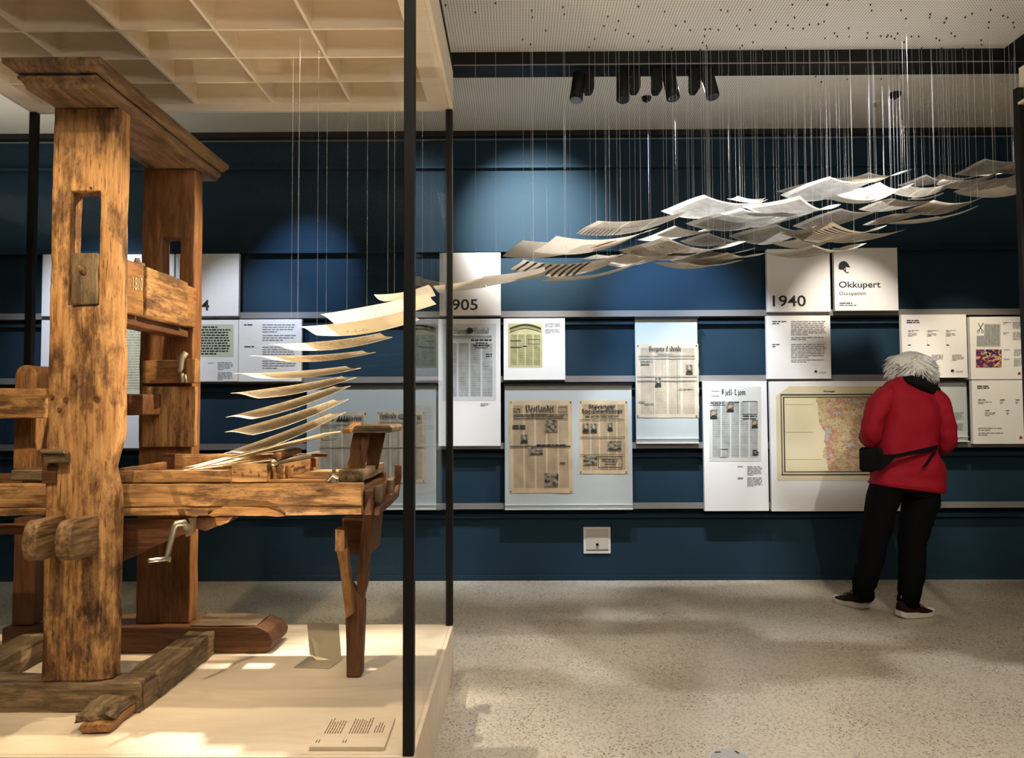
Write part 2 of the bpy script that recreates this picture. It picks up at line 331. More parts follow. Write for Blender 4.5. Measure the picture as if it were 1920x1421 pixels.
def bar(name, a, b, w, h, mat, parent, rough=True, seed=1):
    """square timber from point a to b"""
    a = Vector(a); b = Vector(b); t = (b - a).normalized(); s = t.cross(Vector((0, 0, 1)))
    if s.length < .1: s = Vector((1, 0, 0))
    s.normalize(); u = s.cross(t).normalized(); bm = bmesh.new()
    pts = [a + s * w / 2 + u * h / 2, a - s * w / 2 + u * h / 2, a - s * w / 2 - u * h / 2, a + s * w / 2 - u * h / 2]
    prism(bm, pts, b - a)
    if rough: worn(bm, .04, .003, 9, min(w, h) * .12, seed)
    return mk(name, bm, mat, parent, rough)
def text_bm(body, size, bold=0.0):
    cu = bpy.data.curves.new('t', 'FONT'); cu.body = body; cu.size = size; cu.offset = bold; cu.extrude = .0006; cu.resolution_u = 4
    o = bpy.data.objects.new('t', cu); COL.objects.link(o); dg = bpy.context.evaluated_depsgraph_get(); dg.update()
    me = bpy.data.meshes.new_from_object(o.evaluated_get(dg)); bpy.data.objects.remove(o); return me
def text(name, body, px, py, h_px, Y, mat, parent, bold=0.0, width_px=None):
    """lettering: baseline-left at pixel (px,py), capital height h_px, on the plane at depth Y facing the room"""
    s = Y / F; me = text_bm(body, 1.0, bold); xs = [v.co.x for v in me.vertices]; ys = [v.co.y for v in me.vertices]
    capn = .73; k = h_px * s / capn; kx = k
    if width_px: kx = width_px * s / (max(xs) - min(xs))
    o0 = P(px, py, Y); x0 = min(xs)
    for v in me.vertices: v.co = Vector((o0.x + (v.co.x - x0) * kx, Y + v.co.z * -1, o0.z + v.co.y * k))
    me.flip_normals() if False else None
    return link(name, me, mat, parent)

# broad-nib blackletter alphabet: polylines in a 0..w by 0..4 cell (x-height 2.6)
BLK = {
 'V': (3.0, [[(.3, 3.6), (.7, 3.9), (.7, .9), (1.5, .1), (2.4, .9), (2.4, 3.2), (1.8, 3.9), (1.3, 3.5)], [(0, 2.9), (.6, 3.2)]]),
 'B': (3.0, [[(.2, 3.3), (.7, 3.8), (.7, .4), (1.4, .1), (2.3, .6), (2.3, 1.7), (1.5, 2.1), (2.1, 2.6), (2.1, 3.4), (1.4, 3.9), (.9, 3.6)], [(.7, 2.1), (1.6, 2.1)]]),
 'T': (3.0, [[(.1, 3.3), (.9, 3.8), (1.7, 3.5), (2.7, 3.9)], [(1.2, 3.5), (.5, 2.6), (.5, .9), (1.3, .1), (2.4, .8)], [(1.5, 3.4), (1.5, 1.2)]]),
 'F': (2.8, [[(.1, 3.2), (.8, 3.8), (1.6, 3.5), (2.6, 3.9)], [(.8, 3.6), (.8, .5), (.2, .1)], [(1.5, 3.4), (1.5, .9)], [(.8, 2.1), (2.2, 2.2)]]),
 'L': (2.8, [[(.5, 3.6), (1.1, 3.9), (1.1, .7), (.3, .2)], [(1.0, .6), (1.8, .1), (2.5, .8)], [(1.1, 2.9), (2.0, 3.8)]]),
 'S': (2.8, [[(2.4, 3.3), (1.5, 3.9), (.5, 3.3), (.5, 2.5), (2.2, 1.7), (2.2, .8), (1.3, .1), (.3, .7)]]),
 'A': (3.0, [[(.3, .2), (.7, .7), (.7, 3.0), (1.5, 3.9), (2.3, 3.3), (2.3, .5), (2.8, .2)], [(.7, 1.9), (2.3, 1.9)]]),
 'e': (1.7, [[(1.1, 1.3), (1.5, 1.9), (.9, 2.5), (.35, 2.0), (.35, .6), (.9, .1), (1.5, .5)], [(.4, 1.3), (1.1, 1.4)]]),
 's': (1.6, [[(1.4, 2.2), (.9, 2.6), (.35, 2.1), (1.3, 1.0), (1.3, .5), (.7, .1), (.2, .5)]]),
 't': (1.4, [[(.5, 3.3), (.5, .5), (.9, .1), (1.3, .4)], [(.1, 2.5), (1.2, 2.5)]]),
 'l': (1.1, [[(.2, 3.6), (.5, 3.9), (.5, .5), (.9, .1)]]),
 'a': (1.9, [[(.3, 2.2), (.8, 2.6), (1.3, 2.1), (1.3, .5), (1.7, .1)], [(1.3, 1.5), (.4, 1.2), (.4, .5), (.8, .1), (1.3, .6)]]),
 'n': (2.0, [[(.1, 2.2), (.5, 2.6), (.5, .4), (.8, .1)], [(.5, 2.1), (1.1, 2.6), (1.5, 2.2), (1.5, .5), (1.9, .1)]]),
 'd': (1.9, [[(.5, 3.8), (1.4, 2.6), (1.4, .6), (.8, .1), (.35, .6), (.35, 2.0), (.9, 2.5), (1.4, 2.1)]]),
 'r': (1.4, [[(.1, 2.2), (.5, 2.6), (.5, .4), (.8, .1)], [(.5, 2.1), (1.0, 2.6), (1.3, 2.2)]]),
 'g': (1.9, [[(1.4, 2.4), (.9, 2.6), (.35, 2.1), (.35, .7), (.9, .2), (1.4, .6)], [(1.4, 2.5), (1.4, -.5), (.8, -1.0), (.3, -.6)]]),
 'i': (1.1, [[(.2, 2.2), (.5, 2.6), (.5, .5), (.9, .1)], [(.45, 3.3), (.65, 3.5)]]),
 'j': (1.1, [[(.2, 2.2), (.6, 2.6), (.6, -.5), (.1, -1.0)], [(.5, 3.3), (.7, 3.5)]]),
 'o': (1.8, [[(.9, 2.6), (.35, 2.1), (.35, .6), (.9, .1), (1.4, .6), (1.4, 2.1), (.9, 2.6)]]),
 'm': (2.9, [[(.1, 2.2), (.5, 2.6), (.5, .4), (.7, .1)], [(.5, 2.1), (1.0, 2.6), (1.4, 2.2), (1.4, .3)], [(1.4, 2.1), (1.9, 2.6), (2.3, 2.2), (2.3, .5), (2.7, .1)]]),
 'b': (1.8, [[(.2, 3.6), (.5, 3.9), (.5, .6), (1.0, .1), (1.5, .6), (1.5, 2.0), (1.0, 2.6), (.5, 2.1)]]),
 'f': (1.4, [[(1.3, 3.5), (.9, 3.9), (.5, 3.4), (.5, .1)], [(.1, 2.5), (1.1, 2.5)]]),
 'v': (1.8, [[(.2, 2.4), (.5, 2.6), (.5, .7), (.9, .1), (1.4, .7), (1.4, 2.2), (1.1, 2.6)]]),
 '.': (.9, [[(.3, .2), (.5, .4)]]), '-': (1.4, [[(.3, 1.5), (1.1, 1.7)]]), ' ': (1.3, []),
}
def black_letter(name, body, px, py, cap_px, width_px, Y, mat, parent, nib=.26):
    s = Y / F; tot = sum(BLK[c][0] for c in body); k = cap_px * s / 4; kx = width_px * s / tot; o0 = P(px, py, Y); bm = bmesh.new(); x = 0
    nx, nz = nib, nib * .75
    for c in body:
        w, st = BLK[c]
        for pl in st:
            for (x0, y0), (x1, y1) in zip(pl, pl[1:]):
                q = [(x0 - nx, y0 - nz), (x0 + nx, y0 + nz), (x1 + nx, y1 + nz), (x1 - nx, y1 - nz)]
                ar = sum(q[i][0] * q[(i + 1) % 4][1] - q[(i + 1) % 4][0] * q[i][1] for i in range(4)) / 2
                if abs(ar) < .03: q = [(x0 - nx, y0 - nz), (x0 - nx + .1, y0 - nz - .1), (x1 + nx + .1, y1 + nz - .1), (x1 + nx, y1 + nz)]
                prism(bm, [Vector((o0.x + (x + a) * kx, Y, o0.z + b * k)) for a, b in q], (0, -.0006, 0))
        x += w
    return mk(name, bm, mat, parent)
def bars(name, rects, Y, mat, parent):
    """flat printed marks: rects in picture units (x0,y0,x1,y1) on the plane at depth Y"""
    m_ = 3.2; groups = []
    for r_ in rects:      # marks that stand apart become blocks of their own
        hit = [g for g in groups if any(r_[0] - m_ < q[2] and q[0] - m_ < r_[2] and r_[1] - m_ < q[3] and q[1] - m_ < r_[3] for q in g)]
        n_ = [r_] + [q for g in hit for q in g]; groups = [g for g in groups if g not in hit] + [n_]
    for g in groups:
        bm = bmesh.new()
        for x0, y0, x1, y1 in g:
            a = P(x0, y0, Y); b = P(x1, y1, Y); addbox(bm, (a.x, Y - .0008, a.z), (b.x, Y, b.z))
        o = mk(name, bm, mat, parent)
    return o
def words(x0, y0, x1, n, lead, h, rnd, last=.5, wmin=4, wmax=12):
    out = []
    for i in range(n):
        x = x0; xe = x1 if i < n - 1 else x0 + (x1 - x0) * last; xe -= rnd.random() * (x1 - x0) * .08
        while x < xe - 2:
            w = min(rnd.uniform(wmin, wmax), xe - x); out.append((x, y0 + i * lead, x + w, y0 + i * lead + h)); x += w + 1.4
    return out
def quad_uv(name, pts, mat, parent, nx=1, nz=1, zf=None, thick=.0008):
    """sheet from four corners (TL,TR,BR,BL) with UVs, real thickness"""
    TL, TR, BR, BL = [Vector(p) for p in pts]; bm = bmesh.new(); uvl = bm.loops.layers.uv.new('UVMap'); g = []
    nn = (TR - TL).cross(BL - TL).normalized()
    for j in range(nz + 1):
        row = []
        for i in range(nx + 1):
            u, v = i / nx, j / nz; p = (TL * (1 - u) + TR * u) * (1 - v) + (BL * (1 - u) + BR * u) * v
            if zf: p = p + zf(u, v)
            row.append(bm.verts.new(p))
        g.append(row)
    def fc(vs, uv):
        f = bm.faces.new(vs)
        for lp, q in zip(f.loops, uv): lp[uvl].uv = q
        f.smooth = nx > 1
    for j in range(nz):
        for i in range(nx):
            fc((g[j][i], g[j][i + 1], g[j + 1][i + 1], g[j + 1][i]), [(i / nx, 1 - j / nz), ((i + 1) / nx, 1 - j / nz), ((i + 1) / nx, 1 - (j + 1) / nz), (i / nx, 1 - (j + 1) / nz)])
    if thick:
        back = {v: bm.verts.new(v.co + nn * thick) for r in g for v in r}
        for j in range(nz):
            for i in range(nx):
                q = (g[j][i], g[j + 1][i], g[j + 1][i + 1], g[j][i + 1])
                fc([back[v] for v in q], [(i / nx, 1 - j / nz), (i / nx, 1 - (j + 1) / nz), ((i + 1) / nx, 1 - (j + 1) / nz), ((i + 1) / nx, 1 - j / nz)])
        rim = g[0] + [r[-1] for r in g[1:]] + g[-1][-2::-1] + [r[0] for r in g[-2:0:-1]]
        for a, b in zip(rim, rim[1:] + rim[:1]): fc((b, a, back[a], back[b]), [(.001, .001)] * 4); bm.faces.ensure_lookup_table(); bm.faces[-1].smooth = False
        rs = set(rim) | {back[v] for v in rim}
        for e in bm.edges:
            if e.verts[0] in rs and e.verts[1] in rs and any(not f.smooth for f in e.link_faces): e.smooth = False
    me = bpy.data.meshes.new(name); bm.to_mesh(me); bm.free(); return link(name, me, mat, parent)
def pquad(name, x0, y0, x1, y1, Y, mat, parent, **k):
    return quad_uv(name, [P(x0, y0, Y), P(x1, y0, Y), P(x1, y1, Y), P(x0, y1, Y)], mat, parent, **k)

# ================================================================ THE ROOM
XL, XR, YB = -4.6, 5.6, -4.5
bm = bmesh.new(); addbox(bm, (XL, YB, -.1), (XR, WALL + .2, 0)); struct(mk('floor', bm, FLOORM))
bm = bmesh.new(); addbox(bm, (XL, YB, CEIL), (XR, WALL + .2, CEIL + .1)); struct(mk('ceiling', bm, CEILM))
bm = bmesh.new(); addbox(bm, (XL, WALL, 0), (XR, WALL + .2, CEIL)); struct(mk('wall_back', bm, NAVY))
bm = bmesh.new(); addbox(bm, (XL - .15, YB, 0), (XL, WALL, CEIL)); struct(mk('wall_left', bm, NAVY))
bm = bmesh.new(); addbox(bm, (XR, YB, 0), (XR + .15, WALL, CEIL)); struct(mk('wall_right', bm, NAVY))
def zrow(py, Y, px=970): return P(px, py, Y).z
b0 = zrow(1078, WALL)
struct(box('baseboard_back', (XL, WALL - .012, 0), (XR, WALL, b0), NAVY, bev=.002))
# recessed dark channel at the head of the wall with a thin metal bead
struct(box('trim_1', (XL, WALL - .03, zrow(257, WALL)), (XR, WALL, CEIL), BLACKM))
struct(box('trim_2', (XL, WALL - .045, zrow(264, WALL) - .004), (XR, WALL - .02, zrow(264, WALL)), ALU))
# ledges
LY = WALL - .065
k = 3
for py in (583, 705, 830, 943):
    zt = zrow(py, LY); zb = zrow(py + 13, LY)
    bm = bmesh.new(); addbox(bm, (XL, LY, zb), (XR, LY + .004, zt)); addbox(bm, (XL, LY, zb), (XR, WALL, zb + .006))
    struct(mk('trim_%d' % k, bm, ALU)); k += 1
    # second, slimmer rail under each ledge
    bm = bmesh.new(); addbox(bm, (XL, WALL - .035, zrow(py + 27, WALL)), (XR, WALL, zrow(py + 20, WALL))); struct(mk('trim_%d' % k, bm, NAVY)); k += 1
for py in (314, 470):
    bm = bmesh.new(); addbox(bm, (XL, WALL - .06, zrow(py + 5, WALL)), (XR, WALL, zrow(py, WALL))); struct(mk('trim_%d' % k, bm, NAVY)); k += 1
# black service beam below the ceiling
YBm = PZ(1000, 97, CEIL).y; zb = P(1000, 122, YBm).z
box_b = struct(box('trim_%d' % k, (-3.2, YBm, zb), (3.6, YBm + .165, CEIL), BLACK)); k += 1
struct(box('trim_%d' % k, (-3.2, YBm - .004, zb - .002), (3.6, YBm, zb + .004), ALU)); k += 1
xr = P(1884, 122, YBm).x
struct(box('trim_%d' % k, (xr, 2.2, zb), (xr + .14, YBm - .005, CEIL), BLACK)); k += 1

# ================================================================ WALL PANELS
PY = WALL - .105; PB = WALL - .069
def panel(label, x0, y0, x1, y1, mat=WPAN, name='info_panel', cat='panel', group=None, depth=PB):
    t = thing(name, label, cat, P((x0 + x1) / 2, y1, PY), group)
    a = P(x0, y0, PY); b = P(x1, y1, PY)
    box('board', (a.x, PY, a.z), (b.x, depth, b.z), mat, t, bev=.0015); return t
FY = PY - .0012
rnd = random.Random(4)
panel('white wall panel partly hidden behind the near upright of the press, upper left row', 80, 477, 201, 592)
panel('white wall panel seen through the slots between both press uprights, upper row', 206, 477, 325, 592)
t = panel('square white wall panel with 1814 beside the far press upright', 330, 476, 447, 592)
text('year_text', '1814', 335, 582, 21, FY, INK, t, .012, 58)
panel('white wall panel under the upper left one, behind the near press upright', 78, 600, 199, 715)
t = panel('tall white wall panel with a yellowed handwritten letter, seen between the press uprights', 203, 600, 325, 840)
pquad('letter_print', 215, 606, 300, 737, FY, HANDW, t); 
t = panel('white wall panel with old gothic print on pale green, right of the far press upright', 330, 600, 446, 715)
pquad('gothic_print', 338, 608, 438, 669, FY, plain('pale_green_print_paper', (.52, .54, .40), .7), t)
r = random.Random(8); rr = []
for i, yy in enumerate(range(612, 664, 5)): rr += words(346 if i else 380, yy, 434 if 0 < i < 10 else 408, 1, 5, 2.6, r, 1, 3, 9)
bars('gothic_text', rr, FY - .001, INK, t)
bars('small_text', words(408, 679, 437, 6, 2.6, 1, rnd) + words(408, 698, 437, 6, 2.6, 1, rnd) + words(390, 680, 401, 1, 3, 1, rnd, 1), FY, INKG, t)
t = panel('white wall panel of grey text lines beside the fanned paper sheets over the press', 448, 599, 565, 715)
bars('body_text', words(492, 608, 556, 4, 4.4, 1.7, rnd, .5) + words(492, 628, 556, 3, 4.4, 1.7, rnd, .6) + words(492, 650, 556, 5, 4.4, 1.7, rnd, .5) + words(492, 676, 556, 4, 4.4, 1.7, rnd, .5), FY, INKG, t)
bars('heading_text', words(458, 608, 474, 1, 4, 2, rnd, 1) + words(458, 649, 477, 1, 4, 2, rnd, 1), FY, INK, t)

t = panel('square white wall panel with 1905, behind the rear corner post of the glass case', 824, 474, 939, 591)
text('year_text', '1905', 836, 581, 21, FY, INK, t, .012, 60)
t = panel('tall white wall panel with a grey newspaper copy under the 1905 panel', 822, 598, 939, 836)
pquad('newspaper_print', 831, 607, 930, 751, FY, print_mat('grey_newspaper_copy', (.55, .58, .57), (.10, .10, .10), 4, 62, .62, mott=.1, words=60, head=.20), t)
black_letter('masthead_text', 'Stavanger Aftenblad', 851, 626, 12, 66, FY - .001, INK, t, .2)
bars('headline_text', [(845, 630, 922, 630.6), (845, 633, 922, 633.5)] + words(883, 636, 922, 1, 5, 3.2, rnd, 1, 5, 9) + words(892, 642, 915, 1, 5, 2, rnd, 1) + words(887, 646, 920, 1, 5, 3, rnd, 1, 8, 12) + words(890, 651, 917, 1, 4, 1.6, rnd, 1) + words(911, 663, 923, 2, 4, 2, rnd, 1), FY - .001, INK, t)
bm = bmesh.new(); c0 = P(881, 620, FY - .001)
for a in range(14):
    an = a / 14 * math.pi * 2; q = c0 + Vector((math.cos(an) * .030, 0, math.sin(an) * .026)); tube(bm, [c0 + Vector((math.cos(an) * .018, 0, math.sin(an) * .015)), q], .003, 5)
bmesh.ops.create_circle(bm, cap_ends=True, radius=.021, segments=20, matrix=Matrix.Translation(c0 + Vector((0, -.002, 0))) @ Matrix.Rotation(R(90), 4, 'X')); mk('wreath_emblem', bm, INK, t)
bars('caption_text', words(901, 756, 920, 3, 2.2, .9, rnd), FY, INKG, t)
t = panel('square white wall panel with a small olive newspaper copy, right of the tall newspaper panel', 944, 597, 1060, 712)
pquad('newspaper_print', 953, 606, 1017, 689, FY, print_mat('olive_newspaper_copy', (.50, .47, .25), (.09, .08, .03), 4, 34, .64, mott=.15, words=34, head=.2), t)
bm = bmesh.new()
for dy, rr_ in ((0, .012), (.030, .004)):
    pts = [P(956, 616, FY - .001) + Vector((u * .236, 0, dy * -1 + .030 * math.sin(u * math.pi))) for u in [i / 16 for i in range(17)]]
    tube(bm, pts, rr_ * .55, 6)
for i in range(26):
    u = (i + .5) / 26; q = P(956, 616, FY - .001) + Vector((u * .236, 0, -.018 + .030 * math.sin(u * math.pi))); addbox(bm, q - Vector((.0018, .001, .008)), q + Vector((.0022, 0, .006)))
mk('arched_masthead', bm, plain('olive_ink', (.05, .05, .02), .8), t)
bars('headline_boxes', [(957, 638, 977, 639.4), (957, 650, 978, 651.6), (980, 648, 988, 650)] + [(990, 636, 1012, 636.6), (990, 645, 1012, 645.6), (990, 636, 990.6, 645), (1011.4, 636, 1012, 645)], FY - .001, INK, t)
bars('caption_text', words(1022, 606, 1051, 4, 2.3, 1, rnd) + words(1022, 617, 1051, 4, 2.3, 1, rnd), FY, INKG, t)

def case(label, x0, y0, x1, y1):
    t = thing('display_case', label, 'display case', P((x0 + x1) / 2, y1, PY))
    a = P(x0, y0, PY); b = P(x1, y1, PY)
    box('backing_board', (a.x, PY + .012, a.z), (b.x, PB, b.z), GPAN, t)
    bm = bmesh.new(); addbox(bm, (a.x - .006, PY - .012, a.z), (b.x + .006, PB, a.z + .016)); mk('top_rail', bm, BLACK, t)
    bm = bmesh.new(); addbox(bm, (a.x, PY - .004, b.z + .035), (b.x, PY + .012, b.z + .037)); addbox(bm, (a.x, PY - .008, b.z), (b.x, PY + .012, b.z + .006)); mk('bottom_lip', bm, WPAN, t)
    box('glass_front', (a.x, PY - .008, b.z + .0375), (b.x, PY - .0055, a.z - .001), GLASS, t); return t
NP = PY + .0105
def newspaper(label, x0, y0, x1, y1, mat, seed, group=None):
    rnd = random.Random(seed); t = thing('newspaper', label, 'newspaper', P((x0 + x1) / 2, y1, NP), group)
    pts = [P(x0 + rnd.uniform(-1, 1), y0, NP), P(x1 + rnd.uniform(-1, 1), y0, NP), P(x1 + 1.5, y1, NP), P(x0 + 1, y1, NP)]
    def zf(u, v):
        e = min(u, 1 - u, v, 1 - v); fold = -.003 * math.exp(-((v - .5) / .02) ** 2)
        j = .0035 * noise.noise(Vector((u * 9 + seed, v * 12, 0))) * (1 if e < .01 else 0)
        return Vector((j if min(u, 1 - u) < .01 else 0, -.0015 - .0045 * abs(noise.noise(Vector((u * 3, v * 4, seed)))) + fold * .6, j if min(v, 1 - v) < .01 else 0))
    quad_uv('sheet', pts, mat, t, nx=24, nz=36, zf=zf)
    for px, py in ((x0 + 3, y0 + 3), (x1 - 3, y0 + 3), (x0 + 3, y1 - 3), (x1 - 3, y1 - 3)):
        bm = bmesh.new(); q = P(px, py, NP - .006); bmesh.ops.create_uvsphere(bm, u_segments=8, v_segments=5, radius=.0045, matrix=Matrix.Translation(q)); mk('pin', bm, BLACK, t)
    return t
TXY = NP - .0088
def photo_mat(name, seed):
    m, n, l, b = nt(name); tc = n.new('ShaderNodeTexCoord'); no = n.new('ShaderNodeTexNoise'); no.inputs['Scale'].default_value = 3.5; no.inputs['Detail'].default_value = 5
    mp = n.new('ShaderNodeMapping'); mp.inputs['Location'].default_value = (seed, seed * 2, 0); l.new(tc.outputs['UV'], mp.inputs[0]); l.new(mp.outputs[0], no.inputs['Vector'])
    r = ramp(n, [(.38, (.03, .025, .02)), (.62, (.36, .29, .20))]); l.new(no.outputs['Fac'], r.inputs[0]); l.new(r.outputs[0], b.inputs['Base Color']); b.inputs['Roughness'].default_value = .8; return m
PHO = [photo_mat('printed_photo_%s' % c, i * 3.3) for i, c in enumerate('abc')]
def photo(x0, y0, x1, y1, parent, kind=0, Y=TXY):
    o = pquad('printed_photo', x0, y0, x1, y1, Y, PHO[kind % 3], parent, thick=.0004)
    if kind >= 3:   # portrait: light ground, dark head and shoulders
        w = (x1 - x0) * Y / F; c = P((x0 + x1) / 2, (y0 + y1) / 2, Y - .0008); bm = bmesh.new()
        h = (y1 - y0) * Y / F
        pts = [c + Vector((x * w, 0, z * h)) for x, z in ((-.45, -.46), (-.4, -.2), (-.15, -.08), (.15, -.08), (.4, -.2), (.45, -.46))]; prism(bm, pts, (0, -.0004, 0)); mk('portrait_shoulders', bm, INK, o)
        bm = bmesh.new(); pts = [c + Vector((math.cos(a) * w * .19, 0, h * .14 + math.sin(a) * h * .22)) for a in [i * math.pi / 6 for i in range(12)]]; prism(bm, pts, (0, -.0006, 0)); mk('portrait_face', bm, plain('newsprint_face_grey', (.38, .32, .25), .8), o)
    return o

# left case behind the press
case('grey backed glass case with two pinned yellowed newspapers, behind the end of the press', 575, 723, 817, 955)
t = newspaper('yellowed newspaper with a small ship in its masthead, behind the paper sheets and press bed', 594, 772, 688, 905, NEWS2, 3)
black_letter('masthead_text', 'garen', 652, 788, 9, 26, TXY, INK, t, .25); black_letter('masthead_text', 'ann', 608, 788, 9, 18, TXY, INK, t, .25)
bm = bmesh.new(); q = P(642, 789, TXY)
prism(bm, [q + Vector((x, 0, z)) for x, z in ((-.05, 0), (.05, 0), (.04, .012), (-.04, .012))], (0, -.0006, 0))
for i in range(4): prism(bm, [q + Vector((x, 0, z)) for x, z in ((-.035 + i * .02, .013), (-.02 + i * .02, .013), (-.024 + i * .02, .05 - i % 2 * .01))], (0, -.0006, 0))
mk('ship_emblem', bm, INK, t)
bars('column_boxes', [(602, 799, 631, 799.8), (602, 822, 631, 822.8), (602, 799, 602.8, 822), (630, 799, 631, 822), (602, 795, 685, 795.6), (600, 838, 685, 838.6)], TXY, INKG, t)
t = newspaper('yellowed newspaper with gothic title and round emblem, behind the near post of the glass case', 706, 771, 797, 905, NEWS2, 5)
black_letter('masthead_text', 'Vestlands-', 711, 784, 11, 34, TXY, INK, t, .22); black_letter('masthead_text', 'n.', 782, 786, 10, 9, TXY, INK, t, .25)
bm = bmesh.new(); q = P(753, 780, TXY); prism(bm, [q + Vector((math.cos(a) * .028, 0, math.sin(a) * .017)) for a in [i * math.pi / 8 for i in range(16)]], (0, -.0006, 0)); mk('round_emblem', bm, INKG, t)
bars('column_rules', [(710, 791, 793, 791.8), (708, 838, 795, 838.7), (728, 792, 728.6, 900), (746, 792, 746.6, 900), (764, 792, 764.6, 900), (781, 792, 781.6, 900)], TXY, INKG, t)

case('wide grey backed glass case with two pinned yellowed newspapers above the square wall hatch', 946, 723, 1187, 955)
t = newspaper('large yellowed newspaper titled Vestlandet pinned in the wide glass case', 955, 751, 1073, 924, NEWS, 7)
black_letter('masthead_text', 'Vestlandet.', 985, 772, 13, 57, TXY, INK, t, .24)
bars('rules_and_headlines', [(963, 777, 1065, 777.8), (963, 784, 1065, 784.6), (1046, 763, 1063, 763.6), (1046, 772, 1063, 772.6), (1046, 763, 1046.6, 772), (1062.4, 763, 1063, 772), (957, 836, 1070, 837.4), (962, 786, 962.6, 915), (990, 786, 990.5, 915), (1019, 800, 1019.5, 880), (1044, 812, 1044.5, 915)]
     + words(962, 766, 976, 2, 5, 1.6, rnd, 1) + words(963, 779, 1064, 2, 2.6, 1, rnd, 1) + words(961, 797, 988, 2, 4.6, 2.4, rnd, 1, 8, 14) + words(996, 776, 1030, 1, 3, 1, rnd, 1) + words(1050, 867, 1060, 1, 3, 2, rnd, 1) + words(1006, 833, 1063, 1, 3, 2.4, rnd, 1), TXY, INK, t)
photo(1022, 788, 1046, 810, t, 0); photo(976, 815, 990, 831, t, 3); photo(992, 838, 1018, 853, t, 1); photo(1021, 887, 1047, 912, t, 2)
t = newspaper('yellowed newspaper with bold two-line title Stavanger Socialdemokrat, right in the wide glass case', 1086, 751, 1177, 888, NEWS, 9)
text('masthead_text', 'Stavanger', 1104, 765, 7.4, TXY, INK, t, .018, 50); text('masthead_text', 'Socialdemokrat', 1091, 773.5, 7.4, TXY, INK, t, .018, 76)
bars('rules_and_headlines', [(1094, 775.5, 1162, 776.3), (1088, 786, 1170, 786.6), (1088, 819, 1172, 819.6), (1088, 852, 1172, 852.6)] + [(1122, 856, 1167, 857), (1122, 876, 1167, 877), (1122, 856, 1123, 877), (1166, 856, 1167, 877)]
     + words(1128, 861, 1160, 1, 4, 2, rnd, 1) + words(1134, 866, 1156, 2, 4, 1.2, rnd, 1) + words(1097, 780, 1161, 1, 3, 1.6, rnd, 1), TXY, INK, t)
photo(1092, 794, 1105, 811, t, 3); photo(1107, 794, 1120, 811, t, 3); photo(1139, 793, 1149, 807, t, 3); photo(1139, 827, 1165, 844, t, 1); photo(1094, 854, 1120, 871, t, 2)

case('tall grey backed glass case with a single pinned newspaper, right of the wide case', 1191, 598, 1311, 831)
t = newspaper('yellowed newspaper titled Bergens Tidende with two oval portraits', 1193, 645, 1309, 783, NEWS2, 12)
black_letter('masthead_text', 'Bergens Tidende.', 1216, 658, 9.5, 64, TXY, INK, t, .24)
bars('rules_and_headlines', [(1198, 666, 1303, 666.6), (1198, 671, 1303, 671.6), (1195, 705, 1307, 705.8), (1195, 713, 1307, 713.8), (1225, 672, 1225.5, 775), (1242, 672, 1242.5, 700), (1270, 672, 1270.5, 775)]
     + words(1200, 676, 1224, 1, 4, 1.4, rnd, 1) + words(1201, 681, 1221, 1, 4, 2.4, rnd, 1, 10, 18) + words(1197, 752, 1212, 1, 4, 1.8, rnd, 1) + words(1208, 755.5, 1226, 1, 4, 1.8, rnd, 1) + words(1273, 728, 1300, 1, 4, 1.6, rnd, 1) + words(1233, 662.5, 1263, 1, 3, 1, rnd, 1), TXY, INKG, t)
photo(1228, 708, 1240, 725, t, 3); photo(1286, 684, 1299, 701, t, 3)
t = panel('tall white wall panel with grey newspaper copy titled Fjell-Ljom', 1318, 715, 1442, 958)
pquad('newspaper_print', 1330, 725, 1427, 865, FY, print_mat('grey_gothic_newspaper_copy', (.58, .59, .54), (.10, .10, .10), 5, 64, .62, mott=.1, words=70, head=.15), t)
black_letter('masthead_text', 'Fjell-Ljom', 1352, 741, 11.5, 46, FY - .001, INK, t, .26)
bars('rules_and_headlines', [(1331, 753, 1360, 753.6), (1331, 759, 1360, 759.6), (1392, 752, 1420, 752.7), (1392, 776, 1420, 776.7), (1392, 752, 1392.6, 777), (1419.4, 752, 1420, 777), (1350, 842, 1364, 842.6), (1350, 857, 1364, 857.6), (1350, 842, 1350.5, 857), (1364, 842, 1364.5, 857), (1334, 733, 1349, 733.5), (1334, 742, 1349, 742.5)] + words(1332, 755, 1359, 1, 3, 1.6, rnd, 1)
     + words(1366, 753, 1388, 1, 3, 1.8, rnd, 1) + words(1393, 779, 1420, 1, 3, 2, rnd, 1) + words(1393, 784, 1418, 1, 3, 1.8, rnd, 1) + words(1411, 843, 1423, 3, 4, 2.4, rnd, 1), FY - .001, INK, t)
for x0, y0, x1, y1 in ((1362, 756, 1376, 773), (1331, 768, 1345, 786), (1409, 787, 1421, 803)): photo(x0, y0, x1, y1, t, 4, FY - .001)
bars('caption_text', words(1401, 874, 1430, 7, 2.6, 1, rnd) + words(1401, 895, 1430, 7, 2.6, 1, rnd) + words(1383, 874, 1393, 1, 2, 1.2, rnd, 1) + words(1383, 895, 1394, 2, 2, 1.2, rnd, 1), FY, INKG, t)
